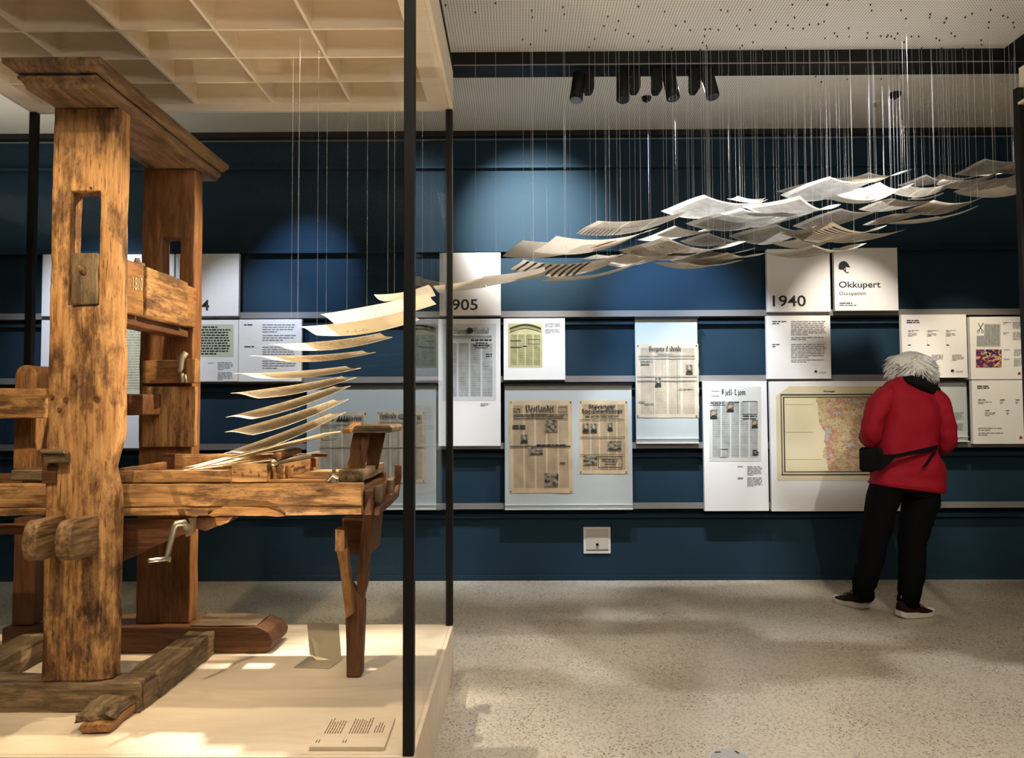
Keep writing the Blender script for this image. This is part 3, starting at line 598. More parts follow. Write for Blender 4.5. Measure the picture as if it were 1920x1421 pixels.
# hatch
t = thing('wall_hatch', 'small square white access hatch with round lock low on the dark wall', 'hatch', P(1120, 1038, WALL))
pbox('frame', 1094, 988, 1145, 1038, WALL - .012, WALL, WHITEP, t, box, bev=.004)
pbox('door', 1099, 992, 1141, 1030, WALL - .017, WALL - .012, plain('pale_grey_hatch', (.52, .49, .43), .5), t, box, bev=.002)
bars('seam', [(1099, 1031.5, 1141, 1032.5)], WALL - .0125, INK, t)
bm = bmesh.new(); q = P(1120, 1021, WALL - .021); bmesh.ops.create_cone(bm, cap_ends=True, segments=16, radius1=.011, radius2=.010, depth=.012, matrix=Matrix.Translation(q) @ Matrix.Rotation(R(90), 4, 'X')); mk('lock', bm, BLACK, t)

def helmet(px, py, s, Y, parent):
    """soldier's helmet pictogram, s = width in picture units"""
    k = s / 24 * Y / F; o = P(px, py, Y); bm = bmesh.new()
    dome = [(0, 0), (-.3, 5), (.5, 9), (3, 13), (7, 15.4), (12, 16), (16.5, 14), (20, 9.5), (22, 5.5), (24, 3), (17, 3.2), (15.5, 5.0), (13, 1.0), (9, -1.4), (3, -1.8)]
    prism(bm, [o + Vector((x * k, 0, z * k)) for x, z in dome], (0, -.0008, 0))
    for pl in (((9, -1), (14, -6.0), (16, -8), (19.5, -7.5), (19.8, -6)), ((13.5, 2), (13.8, -2), (14.5, -6.2))):
        tube(bm, [o + Vector((x * k, -.0005, z * k)) for x, z in pl], .9 * k, 6)
    return mk('helmet_pictogram', bm, INK, parent)
t = panel('square white wall panel with 1940, below the flying pages', 1437, 467, 1558, 584)
text('year_text', '1940', 1449, 574, 21, FY, INK, t, .012, 62)
t = panel('square white wall panel with helmet pictogram and the word Okkupert', 1563, 465, 1685, 582)
helmet(1572.5, 504, 22, FY, t); text('title_text', 'Okkupert', 1573, 539, 12, FY, INK, t, .012, 78); text('subtitle_text', 'Occupation', 1573.5, 553, 6.6, FY, INK, t, .004, 50)
bars('small_text', words(1574, 567.5, 1600, 1, 3, 1.6, rnd, 1) + words(1574, 571.5, 1608, 1, 3, 1.2, rnd, 1), FY, INK, t)
t = panel('square white wall panel with two blocks of grey text below the 1940 panel', 1437, 592, 1559, 710)
bars('body_text', words(1483, 602, 1549, 8, 3.5, 1.6, rnd) + words(1483, 632, 1549, 2, 3.5, 1.6, rnd) + words(1483, 645, 1549, 8, 3.5, 1.4, rnd) + words(1483, 674, 1549, 2, 3.5, 1.4, rnd), FY, INKG, t)
bars('heading_text', words(1448, 602, 1475, 2, 3.8, 1.6, rnd) + words(1448, 645, 1466, 2, 3.8, 1.6, rnd), FY, INK, t); helmet(1527, 698, 6, FY, t); bars('footer_text', words(1536, 697, 1550, 2, 2, .8, rnd, 1), FY, INKL, t)
t = panel('wide white wall panel with a yellowed coastal map', 1443, 715, 1691, 958)
def map_mat():
    m, n, l, b = nt('coastal_map_print'); tc = n.new('ShaderNodeTexCoord'); sp = n.new('ShaderNodeSeparateXYZ'); l.new(tc.outputs['UV'], sp.inputs[0])
    a = n.new('ShaderNodeTexNoise'); a.inputs['Scale'].default_value = 7; a.inputs['Detail'].default_value = 7; l.new(tc.outputs['UV'], a.inputs['Vector'])
    v = n.new('ShaderNodeTexNoise'); v.inputs['Scale'].default_value = 60; v.inputs['Detail'].default_value = 5; v.inputs['Distortion'].default_value = 2; l.new(tc.outputs['UV'], v.inputs['Vector'])
    land = ramp(n, [(.36, (.50, .52, .48)), (.44, (.60, .30, .20)), (.52, (.62, .48, .26)), (.62, (.66, .56, .33))]); l.new(a.outputs['Fac'], land.inputs[0])
    ln = ramp(n, [(.40, (.35, .28, .25)), (.52, (1, 1, 1))]); l.new(v.outputs['Fac'], ln.inputs[0])
    mx = n.new('ShaderNodeMix'); mx.data_type = 'RGBA'; mx.blend_type = 'MULTIPLY'; mx.inputs[0].default_value = .9; l.new(land.outputs[0], mx.inputs[6]); l.new(ln.outputs[0], mx.inputs[7])
    # coast line: u + wobble, bulging with v
    c = n.new('ShaderNodeMath'); c.operation = 'MULTIPLY_ADD'; c.inputs[1].default_value = .14; l.new(a.outputs['Fac'], c.inputs[0]); l.new(sp.outputs[0], c.inputs[2])
    d = n.new('ShaderNodeMath'); d.operation = 'MULTIPLY_ADD'; d.inputs[1].default_value = .10; l.new(sp.outputs[1], d.inputs[0]); l.new(c.outputs[0], d.inputs[2])
    g = n.new('ShaderNodeMath'); g.operation = 'GREATER_THAN'; g.inputs[1].default_value = .44; l.new(d.outputs[0], g.inputs[0])
    m2 = n.new('ShaderNodeMix'); m2.data_type = 'RGBA'; l.new(g.outputs[0], m2.inputs[0]); m2.inputs[6].default_value = (.70, .63, .42, 1); l.new(mx.outputs[2], m2.inputs[7])
    l.new(m2.outputs[2], b.inputs['Base Color']); b.inputs['Roughness'].default_value = .6; return m
quad_uv('map_sheet', [P(1479, 724, FY), P(1690, 724, FY), P(1690, 901, FY), P(1457, 901, FY)], plain('map_paper', (.68, .59, .38), .6), t, thick=.0004)
bm = bmesh.new(); prism(bm, [P(1455, 742, FY), P(1480, 724, FY), P(1480, 901, FY), P(1457, 901, FY)], (0, -.0004, 0)); mk('map_margin', bm, plain('map_paper_margin', (.68, .59, .38), .6), t)
pquad('map_print', 1472, 745, 1690, 883, FY - .0008, map_mat(), t, thick=.0004)
bars('map_border', [(1465, 739, 1690, 740.2), (1465, 889, 1690, 890.2), (1465, 739, 1466.2, 890), (1470, 744, 1690, 744.6), (1470, 884, 1690, 884.6), (1470, 744, 1470.6, 884)], FY - .0012, INK, t)
bars('map_grid', [(1472, 758, 1525, 758.3), (1472, 810, 1525, 810.3), (1472, 861, 1540, 861.3)], FY - .0014, plain('map_line_grey', (.50, .45, .32), .9, spec=0), t)
text('map_title', 'Stavanger', 1544, 735, 3.6, FY - .0008, INK, t, .01, 22)
t = panel('square cream-lit wall panel with a small timeline, behind the grey haired head', 1690, 590, 1815, 708)
rr = []
for x in (1703, 1739, 1774): rr += words(x, 619, x + 20, 2, 2.2, 1, rnd) + words(x, 625, x + 18, 3, 2.2, .9, rnd)
for x in (1747, 1785): rr += words(x, 665, x + 22, 5, 2.4, .9, rnd)
bars('timeline_text', rr, FY, INKG, t); bars('heading_text', words(1700, 600, 1726, 2, 3.6, 1.8, rnd, 1) + words(1702, 646, 1708, 1, 3, 1.6, rnd, 1) + words(1738, 646, 1743, 1, 3, 1.6, rnd, 1) + words(1774, 646, 1780, 1, 3, 1.6, rnd, 1), FY, INK, t)
bars('timeline_rules', [(1702, 620, 1702.4, 645), (1738, 620, 1738.4, 645), (1773, 620, 1773.4, 645), (1782, 651, 1782.4, 668)], FY, INKL, t)
helmet(1783, 697, 7, FY, t); bars('footer_text', words(1793, 695, 1807, 2, 2, .8, rnd, 1), FY, INKL, t)
t = case('grey backed glass case with blocks of small grey text, right of the red jacket', 1697, 716, 1817, 828)
bars('body_text', words(1785, 773, 1806, 7, 2.3, 1, rnd) + words(1785, 794, 1806, 7, 2.3, 1, rnd) + words(1790, 820, 1806, 2, 2.3, .9, rnd), PY + .0115, INKG, t)
t = panel('square cream-lit wall panel with a scissors drawing and a colourful picture at right edge', 1818, 594, 1942, 711)
pquad('clipping_print', 1845, 607, 1876, 650, FY, NEWSG, t, thick=.0004); pquad('clipping_print', 1831, 629, 1848, 650, FY, NEWSG, t, thick=.0004)
bm = bmesh.new(); q = P(1838, 614, FY)
tube(bm, [q + Vector((-.016, 0, .034)), q + Vector((.012, 0, -.02))], .0022, 5); tube(bm, [q + Vector((.024, 0, .034)), q + Vector((-.01, 0, -.02))], .0022, 5)
for sx in (-1, 1): tube(bm, [q + Vector((sx * .016 + .007 * math.cos(a), 0, -.03 + .011 * math.sin(a))) for a in [i * math.pi / 5 for i in range(11)]], .0018, 5)
mk('scissors_drawing', bm, INK, t)
def pic(name, cols, sc=4):
    m, n, l, b = nt(name); tc = n.new('ShaderNodeTexCoord'); no = n.new('ShaderNodeTexNoise'); no.inputs['Scale'].default_value = sc; no.inputs['Detail'].default_value = 1; no.inputs['Distortion'].default_value = 1.5
    l.new(tc.outputs['UV'], no.inputs['Vector']); r = ramp(n, [(.3 + .42 * i / len(cols), c) for i, c in enumerate(cols)]); r.color_ramp.interpolation = 'CONSTANT'; l.new(no.outputs['Fac'], r.inputs[0]); l.new(r.outputs[0], b.inputs['Base Color']); return m
pquad('colour_picture', 1830, 655, 1878, 689, FY, pic('red_blue_yellow_picture', [(.02, .02, .10), (.03, .03, .16), (.30, .02, .03), (.50, .32, .05), (.55, .50, .40), (.02, .02, .02)]), t, thick=.0004)
bars('body_text', words(1899, 604, 1925, 5, 2.6, .9, rnd) + words(1899, 623, 1925, 6, 2.6, .9, rnd) + words(1901, 655, 1925, 5, 2.6, .9, rnd) + words(1901, 672, 1925, 6, 2.6, .9, rnd), FY, INKG, t)
bars('heading_text', words(1881, 604, 1896, 2, 2.6, 1, rnd) + words(1881, 623, 1893, 2, 2.6, 1, rnd) + words(1882, 655, 1894, 1, 2, 1, rnd, 1) + words(1882, 673, 1894, 1, 2, 1, rnd, 1), FY, INKG, t)
bm = bmesh.new(); q = P(1908, 700, FY); prism(bm, [q + Vector((x * .003, 0, z * .003)) for x, z in ((0, -4), (7, -3), (8.5, 1), (3, 4), (1, 1))], (0, -.0006, 0)); mk('red_emblem', bm, INKR, t)
t = panel('square white wall panel with short black text columns at the lower right edge', 1822, 713, 1947, 832)
bars('heading_text', words(1832, 723, 1856, 2, 3.6, 1.8, rnd, 1) + words(1834, 749, 1848, 1, 3, 1.3, rnd, 1) + words(1875, 749, 1886, 1, 3, 1.3, rnd, 1) + words(1904, 749, 1912, 1, 3, 1.3, rnd, 1) + words(1847, 769, 1856, 1, 3, 1.3, rnd, 1) + words(1886, 769, 1893, 1, 3, 1.3, rnd, 1), FY, INK, t)
bars('body_text', words(1834, 753, 1860, 2, 2.8, 1, rnd) + words(1875, 753, 1882, 2, 2.8, 1, rnd) + words(1904, 753, 1912, 2, 2.8, 1, rnd) + words(1847, 773, 1868, 3, 2.6, 1, rnd) + words(1887, 773, 1895, 2, 2.6, 1, rnd) + words(1834, 802, 1882, 2, 3.6, 1.3, rnd) + words(1834, 811, 1882, 2, 3.6, 1.3, rnd), FY, INKG, t)
bm = bmesh.new(); q = P(1911, 820, FY); prism(bm, [q + Vector((x * .003, 0, z * .003)) for x, z in ((0, -4), (7, -3), (8.5, 1), (3, 4), (1, 1))], (0, -.0006, 0)); mk('red_emblem', bm, INKR, t)

# ================================================================ GLASS CASE OVER THE PRESS
YB3, YF3 = 3.68, 2.288
CXR = P(850, 1170, YB3).x; CXL = -2.45
CB = P(848, 209, YB3).z; CT = P(848, 136, YB3).z
t = thing('glass_case', 'large glass exhibition case on a pale plinth around the printing press', 'display case', ((CXL + CXR) / 2, 3.0, 0))
box('plinth', (CXL, YF3, 0), (CXR, YB3, PLZ), PLINTH, t, bev=.002)
pw = .034
for n_, x, y in (('post', CXR - pw, YF3), ('post', CXR - pw, YB3 - pw), ('post', CXL, YB3 - pw), ('post', CXL, YF3)):
    box(n_, (x, y, PLZ + .001), (x + pw, y + pw, CB - .001), BLACK, t, bev=.002)
GT = .006
box('glass_pane', (CXR - .020, YF3 + pw, PLZ + .001), (CXR - .020 + GT, YB3 - pw, CB - .001), GLASS, t)
box('glass_pane', (CXL + pw, YB3 - .020, PLZ + .001), (CXR - pw, YB3 - .020 + GT, CB - .001), GLASS, t)
box('glass_pane', (CXL + pw, YF3 + .014, PLZ + .001), (CXR - pw, YF3 + .014 + GT, CB - .001), GLASS, t)
box('glass_pane', (CXL + .014, YF3 + pw, PLZ + .001), (CXL + .014 + GT, YB3 - pw, CB - .001), GLASS, t)
# coffered canopy: rim boards and a lattice of thin slats
bm = bmesh.new(); IN = .11
addbox(bm, (CXR - IN, YF3, CB), (CXR, YB3, CB + .012)); addbox(bm, (CXL, YF3, CB), (CXL + IN, YB3, CB + .012))
addbox(bm, (CXL + IN, YB3 - IN, CB), (CXR - IN, YB3, CB + .012)); addbox(bm, (CXL + IN, YF3, CB), (CXR - IN, YF3 + IN, CB + .012))
mk('canopy_rim', bm, BIRCH, t)
box('canopy_side', (CXR - .012, YF3, CB + .012), (CXR, YB3, CT), PAPERC, t); box('canopy_side', (CXL, YF3, CB + .012), (CXL + .012, YB3, CT), PAPERC, t)
box('canopy_side', (CXL + .012, YB3 - .012, CB + .012), (CXR - .012, YB3, CT), PAPERC, t); box('canopy_side', (CXL + .012, YF3, CB + .012), (CXR - .012, YF3 + .012, CT), PAPERC, t)
box('canopy_top', (CXL - .005, YF3 - .005, CT), (CXR + .005, YB3 + .005, CT + .02), BLACK, t)
box('canopy_ceiling', (CXL + .012, YF3 + .012, CT - .012), (CXR - .012, YB3 - .012, CT), BIRCH, t)
x0 = CXR - IN; x1 = CXL + IN; nxs = 5
for i in range(nxs + 1):
    x = x0 + (x1 - x0) * i / nxs; box('lattice_slat', (x - .006, YF3 + IN, CB + .001), (x + .006, YB3 - IN, CT - .013), BIRCH, t)
y0 = YF3 + IN; y1 = YB3 - IN; nys = 5
for j in range(nys + 1):
    y = y0 + (y1 - y0) * j / nys; box('lattice_slat', (x1, y - .006, CB + .0015), (x0, y + .006, CT - .0135), BIRCH, t)
# the neighbouring case at the right edge of the view
x2 = P(1906, 400, YB3).x
t = thing('glass_case', 'neighbouring glass case, only its black corner post and pale canopy at right edge', 'display case', (x2 + .4, 3.0, 0))
box('plinth', (x2 + .004, YF3, 0), (x2 + 2.1, YB3, PLZ), PLINTH, t, bev=.002)
box('post', (x2, YB3 - pw, PLZ), (x2 + pw, YB3, CB + .09), BLACK, t, bev=.002)
box('post', (x2, YF3, PLZ), (x2 + pw, YF3 + pw, CB), BLACK, t, bev=.002)
box('glass_pane', (x2 + .014, YF3 + pw, PLZ), (x2 + .02, YB3 - pw, CB), GLASS, t)
bm = bmesh.new(); addbox(bm, (x2, YF3, CB), (x2 + 2.1, YB3 - pw - .002, CB + .012)); addbox(bm, (x2 + pw, YB3 - pw - .002, CB), (x2 + 2.1, YB3, CT)); mk('canopy', bm, PAPERC, t)

# ================================================================ PRINTING PRESS
T0 = P(150, 1278, 2.63)
press = thing('printing_press', 'old worn wooden hand printing press with two uprights and a long bed', 'printing press', (-1.5, 3.0, PLZ))
YN, YN2 = 2.63, 2.705      # near upright
YF_, YF2 = 3.305, 3.39     # far upright
def upright(name, xl, xr, zb, zt, Y0, Y1, slot, mat, seed, rough=None):
    sx0, sx1, sz0, sz1 = slot; bm = bmesh.new()
    xs = [xl, sx0, sx1, xr]; zs = [zb, sz0, sz1, zt]
    V = {}
    for y in (Y0, Y1):
        for i, x in enumerate(xs):
            for j, z in enumerate(zs): V[(i, j, y)] = bm.verts.new((x, y, z))
    for y in (Y0, Y1):
        for i in range(3):
            for j in range(3):
                if (i, j) == (1, 1): continue
                bm.faces.new((V[(i, j, y)], V[(i + 1, j, y)], V[(i + 1, j + 1, y)], V[(i, j + 1, y)]))
    def side(a, b): bm.faces.new((V[(*a, Y0)], V[(*b, Y0)], V[(*b, Y1)], V[(*a, Y1)]))
    for i in range(3): side((i, 0), (i + 1, 0)); side((i, 3), (i + 1, 3)); side((0, i), (0, i + 1)); side((3, i), (3, i + 1))
    side((1, 1), (2, 1)); side((1, 2), (2, 2)); side((1, 1), (1, 2)); side((2, 1), (2, 2))
    bmesh.ops.recalc_face_normals(bm, faces=bm.faces)
    eds = [e for e in bm.edges if len(e.link_faces) == 2 and e.calc_face_angle() > .5]
    bmesh.ops.bevel(bm, geom=eds, offset=.005, segments=2, profile=.6, affect='EDGES', clamp_overlap=True)
    for _ in range(6):
        es = [e for e in bm.edges if e.calc_length() > .045]
        if not es: break
        bmesh.ops.subdivide_edges(bm, edges=es, cuts=1, use_grid_fill=True)
    bmesh.ops.triangulate(bm, faces=[f for f in bm.faces if len(f.verts) > 4])
    disp(bm, .003, 8, seed); disp(bm, .002, 40, seed)
    if rough:
        for v in bm.verts: rough(v)
    return mk(name, bm, mat, press, True)
zt = P(150, 202, YN).z; zbN = P(150, 1278, YN).z
xl = P(101, 206, YN).x; xr_ = P(225, 206, YN).x
def chew(v):
    # hewn right-hand front arris of the near upright, deeply chipped above the bed
    if v.co.x > xr_ - .05 and v.co.z < 2.12 and v.co.y < YN + .05:
        w = min(1, (2.12 - v.co.z) / .2) * (v.co.x - (xr_ - .05)) / .05
        n_ = abs(noise.noise(Vector((0, 3, v.co.z * 6)))) + .5 * abs(noise.noise(Vector((5, v.co.y * 20, v.co.z * 25))))
        v.co.y += w * (.022 + .02 * n_); v.co.x -= w * .012 * n_
    if v.co.x > xr_ - .04:
        g = math.exp(-((v.co.z - 1.10) / .06) ** 2) * .022 + (.010 if 1.16 < v.co.z < 1.36 else 0) * 0
        v.co.x -= g - .006 * (1 if 1.2 < v.co.z < 1.55 else 0)
s0 = P(132, 358, YN); s1 = P(184, 572, YN)
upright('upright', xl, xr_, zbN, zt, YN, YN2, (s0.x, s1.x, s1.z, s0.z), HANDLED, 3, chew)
zbF = P(310, 1168, YF_).z; fl = P(265, 500, YF_).x; fr_ = P(364, 500, YF_).x; ztF = zt
s0 = P(303, 445, YF_); s1 = P(336, 560, YF_)
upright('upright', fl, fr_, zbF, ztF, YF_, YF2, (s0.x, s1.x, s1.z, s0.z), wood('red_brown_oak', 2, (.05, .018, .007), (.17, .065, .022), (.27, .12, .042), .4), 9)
# cap: moulded cornice
zc = zt; capN = 2.47; capF = 3.50
xa, xb = xl + .004, xr_ - .0
prof = [(0, 0), (.002, .010), (.012, .022), (.020, .026), (.020, .036), (.008, .038), (.008, .044), (.030, .048), (.040, .056), (.046, .062), (.054, .064), (.056, .082), (.050, .085)]
bm = bmesh.new(); rings = []
for o_, h_ in prof:
    m_ = .85
    rings.append([bm.verts.new(q) for q in ((xa - o_ * m_, capN - o_, zc + h_), (xb + o_ * m_, capN - o_, zc + h_), (xb + o_ * m_, capF + o_ * .4, zc + h_), (xa - o_ * m_, capF + o_ * .4, zc + h_))])
for a, b in zip(rings, rings[1:]):
    for i in range(4): bm.faces.new((a[i], a[(i + 1) % 4], b[(i + 1) % 4], b[i]))
bm.faces.new(rings[0]); bm.faces.new(rings[-1][::-1])
for _ in range(5):
    es = [e for e in bm.edges if e.calc_length() > .09]
    if es: bmesh.ops.subdivide_edges(bm, edges=es, cuts=1, use_grid_fill=True)
bmesh.ops.triangulate(bm, faces=[f for f in bm.faces if len(f.verts) > 4]); disp(bm, .0016, 9, 4)
mk('cornice', bm, wood('cornice_wood', 1, (.04, .022, .010), (.13, .07, .032), (.22, .13, .062), .6, bump=.4), press)
# winter: the heavy cross beam through the slots, in three pieces
zw0 = P(238, 584, YN2).z; zw1 = P(238, 486, YN2).z; wx1 = P(238, 520, YN2).x; wx0 = s_x = P(136, 520, YN).x + .02
segs = [(YN2 + .001, 2.83), (2.842, 3.20), (3.212, YF_ - .002)]
for i, (a, b) in enumerate(segs):
    bm = bmesh.new(); addbox(bm, (wx0, a, zw0 + (.0, .0, .006)[i]), (wx1 + (0, .006, 0)[i], b, zw1 - (.0, .0, .01)[i])); worn(bm, .04, .003, 9, .006, i + 3); mk('cross_beam', bm, (OAKC, OAK, OAKC)[i][1], press, True)
timber('cross_beam_underboard', (wx0 + .02, YN2 + .01, zw0 - .04), (wx1 - .03, YF_ - .01, zw0 - .001), DRK[1], press)
pbox('tenon_block', 132.5, 473, 182, 570, YN - .012, YN2 - .002, GRY[2], press, bev=.006)
q = P(154, 505, YN - .014); bm = bmesh.new(); bmesh.ops.create_icosphere(bm, subdivisions=2, radius=.016, matrix=Matrix.Translation(q)); disp(bm, .008, 40, 2); mk('knot', bm, OAK[2], press, True)
# bolt on the beam and chalk number
q = Vector((wx1 - .03, 2.835, zw1 + .006)); bm = bmesh.new(); bmesh.ops.create_cone(bm, cap_ends=True, segments=12, radius1=.03, radius2=.026, depth=.012, matrix=Matrix.Translation(q)); bmesh.ops.create_cone(bm, cap_ends=True, segments=4, radius1=.014, radius2=.010, depth=.02, matrix=Matrix.Translation(q + Vector((0, 0, .014)))); mk('bolt', bm, GRY[0], press)
me = text_bm('1810', 1.0, -.01); xs = [v.co.x for v in me.vertices]
for v in me.vertices: v.co = Vector((wx1 + .0035 + v.co.z * .5, YN2 + .03 + v.co.x * .040, zw0 + .085 + v.co.y * .07 + v.co.x * .006))
link('chalk_number', me, plain('chalk', (.62, .52, .36), .9), press)
# far side boards hung on the far upright
pbox('guide_board', 265, 675, 368, 718, YF_ - .05, YF_ - .002, OAKC[0], press)
pbox('guide_block', 349, 672, 366, 717, YF_ - .085, YF_ - .052, OAKC[2], press, bev=.003)
bm = bmesh.new(); tube(bm, [P(349, 661, YF_ - .09), P(340, 672, YF_ - .09), P(339, 690, YF_ - .09), P(336, 698, YF_ - .09)], [.012, .014, .013, .012], 6)
tube(bm, [P(341, 700, YF_ - .09), P(343, 717, YF_ - .09)], .010, 6); tube(bm, [P(347, 702, YF_ - .09), P(349, 717, YF_ - .09)], .006, 6); mk('iron_bracket', bm, plain('pale_iron', (.42, .36, .27), .5, .5), press, True)
pbox('lit_area_board', 266, 724, 366, 838, YF_ - .03, YF_ - .002, OAK[2], press, amp=.002)  # lit area of the far upright, put into a separate lighter board
pbox('platen_board', 232, 738, 268, 778, 3.1, 3.26, DRK[0], press)
# nails and holes in the near upright
bm = bmesh.new()
for px, py, r_ in ((181, 747, .011), (124, 749, .009), (98, 744, .007), (111, 768, .007), (170, 352, .004)):
    bmesh.ops.create_cone(bm, cap_ends=True, segments=12, radius1=r_, radius2=r_, depth=.006, matrix=Matrix.Translation(P(px, py, YN - .003)) @ Matrix.Rotation(R(90), 4, 'X'))
mk('nail_heads', bm, DRK[0], press)
# base timbers
zs0 = PLZ + .001; zs1 = zbN - .001
YS = PZ(150, 1337, PLZ).y
xsl = P(0, 1300, YS).x - .35; xsr = PZ(262, 1337, PLZ).x
timber('sill', (xsl, YS, zs0), (xsr, YN2 + .03, zs1), GRY[0], press, amp=.006)
xe = P(514, 1200, 3.26).x; zsF = zbF - .001
bm = bmesh.new(); pts = []
xs0 = P(8, 1190, 3.26).x; hh = zsF - zs0
prism(bm, [Vector((xs0, 3.245, zs0)), Vector((xe - .03, 3.245, zs0)), Vector((xe - .008, 3.245, zs0 + hh * .2)), Vector((xe, 3.245, zs0 + hh * .45)), Vector((xe - .02, 3.245, zs0 + hh * .8)), Vector((xe - .07, 3.245, zsF)), Vector((xs0, 3.245, zsF))], (0, .21, 0))
worn(bm, .05, .005, 9, .006, 7); mk('sill', bm, DRK[0], press, True)
timber('sill_cap', (P(366, 1168, YF_).x, 3.25, zsF), (xe - .075, 3.44, zsF + .008), GRY[0], press, amp=.003)
xq1 = PZ(408, 1222, PLZ).x; xq0 = xq1 - .115
timber('cross_sill', (xq0, YN2 + .035, zs0), (xq1, 3.24, P(350, 1187, 3.2).z), GRY[1], press, amp=.006, bev=.008)
timber('cross_sill_end', (xsr + .002, YS + .02, zs0), (xq1 - .004, YN2 + .0345, zs1 - .012), GRY[1], press, amp=.006, bev=.008)
# broken near end
bm = bmesh.new(); a = PZ(190, 1350, PLZ)
xk0, xk1 = xq0 - .03, xq1 - .02
addbox(bm, (xk0, 2.455, zs0 + .035), (xk1, YS - .002, zs1 - .035)); worn(bm, .02, .010, 14, .006, 3)
for v in bm.verts:
    if v.co.y < 2.50: v.co.y += .06 * abs(noise.noise(Vector((v.co.x * 40, 0, v.co.z * 30)))); v.co.z -= .01
mk('splintered_end', bm, GRY[1], press, True)
bm = bmesh.new(); addbox(bm, (xk0 + .03, 2.44, zs0 + .004), (xk1 - .0, YS - .002, zs0 + .033)); worn(bm, .02, .008, 14, .006, 5); mk('splintered_end', bm, OAKC[1], press, True)
# left-hand cross sill
x0_ = P(-60, 1270, 2.9).x
timber('cross_sill', (-2.13, YN2 + .035, zs0), (-2.0, 3.24, P(80, 1190, 3.2).z), GRY[1], press, amp=.006, bev=.008)
# bed rails
BY0, BY1 = 2.76, 3.28
xbl = -2.36; xbr = P(678, 930, BY0).x
z0 = P(450, 968, BY0).z; z1 = P(450, 907, BY0).z; zm = P(450, 951, BY0).z
bm = bmesh.new(); addbox(bm, (xbl, BY0, zm + .001), (xbr, BY0 + .06, z1)); worn(bm, .04, .003, 9, .004, 11); mk('bed_rail', bm, OAK[0], press, True)
# lower moulding with the carved swell
pp = [(xbl, zm), (P(395, 951, BY0).x, zm), (P(415, 945, BY0).x, zm + .005), (P(430, 948, BY0).x, zm - .004)]
bm = bmesh.new(); prism(bm, [Vector((x, BY0 - .006, z)) for x, z in ((xbl, z0 + .006), (xbl, zm), (xbr, zm), (xbr, z0 + .006), (P(530, 968, BY0).x, z0 + .002), (P(500, 962, BY0).x, z0 + .004), (P(400, 968, BY0).x, z0 + .004))], (0, .055, 0)); worn(bm, .03, .003, 9, .004, 12); mk('bed_rail_moulding', bm, OAK[0], press, True)
bm = bmesh.new(); pts = [P(x, y, BY0 - .012) for x, y in ((390, 966), (402, 956), (418, 950), (450, 950), (500, 952), (522, 960), (535, 967), (520, 969), (480, 965), (420, 965), (400, 969))]; prism(bm, pts, (0, .008, 0)); mk('carved_swell', bm, OAKC[0], press)
bm = bmesh.new(); addbox(bm, (xbl, BY1 - .06, z0 + .01), (xbr, BY1, z1)); worn(bm, .04, .003, 9, .004, 13); mk('bed_rail', bm, DRK[0], press, True)
for x in (-2.3, -1.2, xbr - .05): timber('bed_tie', (x, BY0 + .062, z0 + .02), (x + .045, BY1 - .062, z1 - .02), DRK[1], press)
# slats on the bed, right part
for i, yy in enumerate((BY0 + .01, 2.87, 2.97, 3.08, 3.18)):
    timber('bed_slat', (P(455, 905, 2.9).x, yy, z1 + .001), (xbr - .11, yy + .085, z1 + .012 + .004 * (i % 2)), OAKC[0], press, amp=.0015, bev=.002)
timber('end_block', (xbr - .10, BY0 + .05, z1 + .001), (xbr - .005, BY1 - .03, z1 + .045), GRY[1], press)
# end board beyond the bed, with buffers
timber('end_board', (xbr + .002, BY0 + .03, z0 - .0), (xbr + .03, BY1 + .06, z1 - .03), DRK[1], press)
bm = bmesh.new(); prism(bm, [Vector((xbr + .032, y, z)) for y, z in ((BY0 + .08, z0 - .01), (BY1 + .02, z0 + .01), (BY1 + .09, z0 + .09), (BY1 + .09, z1 + .02), (BY1 + .03, z1 + .03), (BY1 + .03, z0 + .06), (BY0 + .08, z0 + .02))], (.022, 0, 0)); worn(bm, .04, .003, 9, .003, 3); mk('end_board_bracket', bm, DRK[1], press, True)
for yy in (2.85, 3.12): timber('buffer_block', (xbr + .031, yy, z0 + .04), (xbr + .055, yy + .05, z1 - .02), GRY[2], press, bev=.003)
q = P(626, 896, BY0 + .02); bm = bmesh.new(); bmesh.ops.create_cone(bm, cap_ends=True, segments=10, radius1=.019, radius2=.015, depth=.035, matrix=Matrix.Translation(q)); bmesh.ops.create_cone(bm, cap_ends=True, segments=6, radius1=.008, radius2=.008, depth=.055, matrix=Matrix.Translation(q + Vector((0, 0, .005)))); tube(bm, [q + Vector((-.02, -.012, -.01)), q + Vector((.0, -.018, .012)), q + Vector((.02, -.01, .0))], .006, 6); disp(bm, .002, 60, 2); mk('wing_nut', bm, STEEL, press)
# gallows: leaning plank with a cap
g0 = P(665, 886, 2.95); g1 = P(684, 806, 2.95)
def plank(name, pts, d, mat, seed=1, bev=.003):
    bm = bmesh.new(); prism(bm, pts, d); worn(bm, .04, .002, 9, bev, seed); return mk(name, bm, mat, press, True)
plank('gallows_board', [P(656, 885, 2.92), P(682, 885, 2.92), P(693, 811, 2.92), P(662, 811, 2.92), P(656, 840, 2.92)], (0, .02, 0), DRK[2])
plank('gallows_board', [P(686, 876, 3.05), P(708, 880, 3.05), P(722, 811, 3.05), P(693, 811, 3.05)], (0, .02, 0), DRK[2])
plank('gallows_brace', [P(645, 886, 2.94), P(656, 886, 2.94), P(660, 845, 2.94)], (0, .02, 0), OAKC[2], bev=.001)
plank('gallows_cap', [P(655, 810, 2.88), P(732, 811, 2.88), P(735, 802, 2.88), P(730, 797, 2.88), P(668, 797, 2.88), P(652, 804, 2.88)], (0, .26, 0), GRY[0])
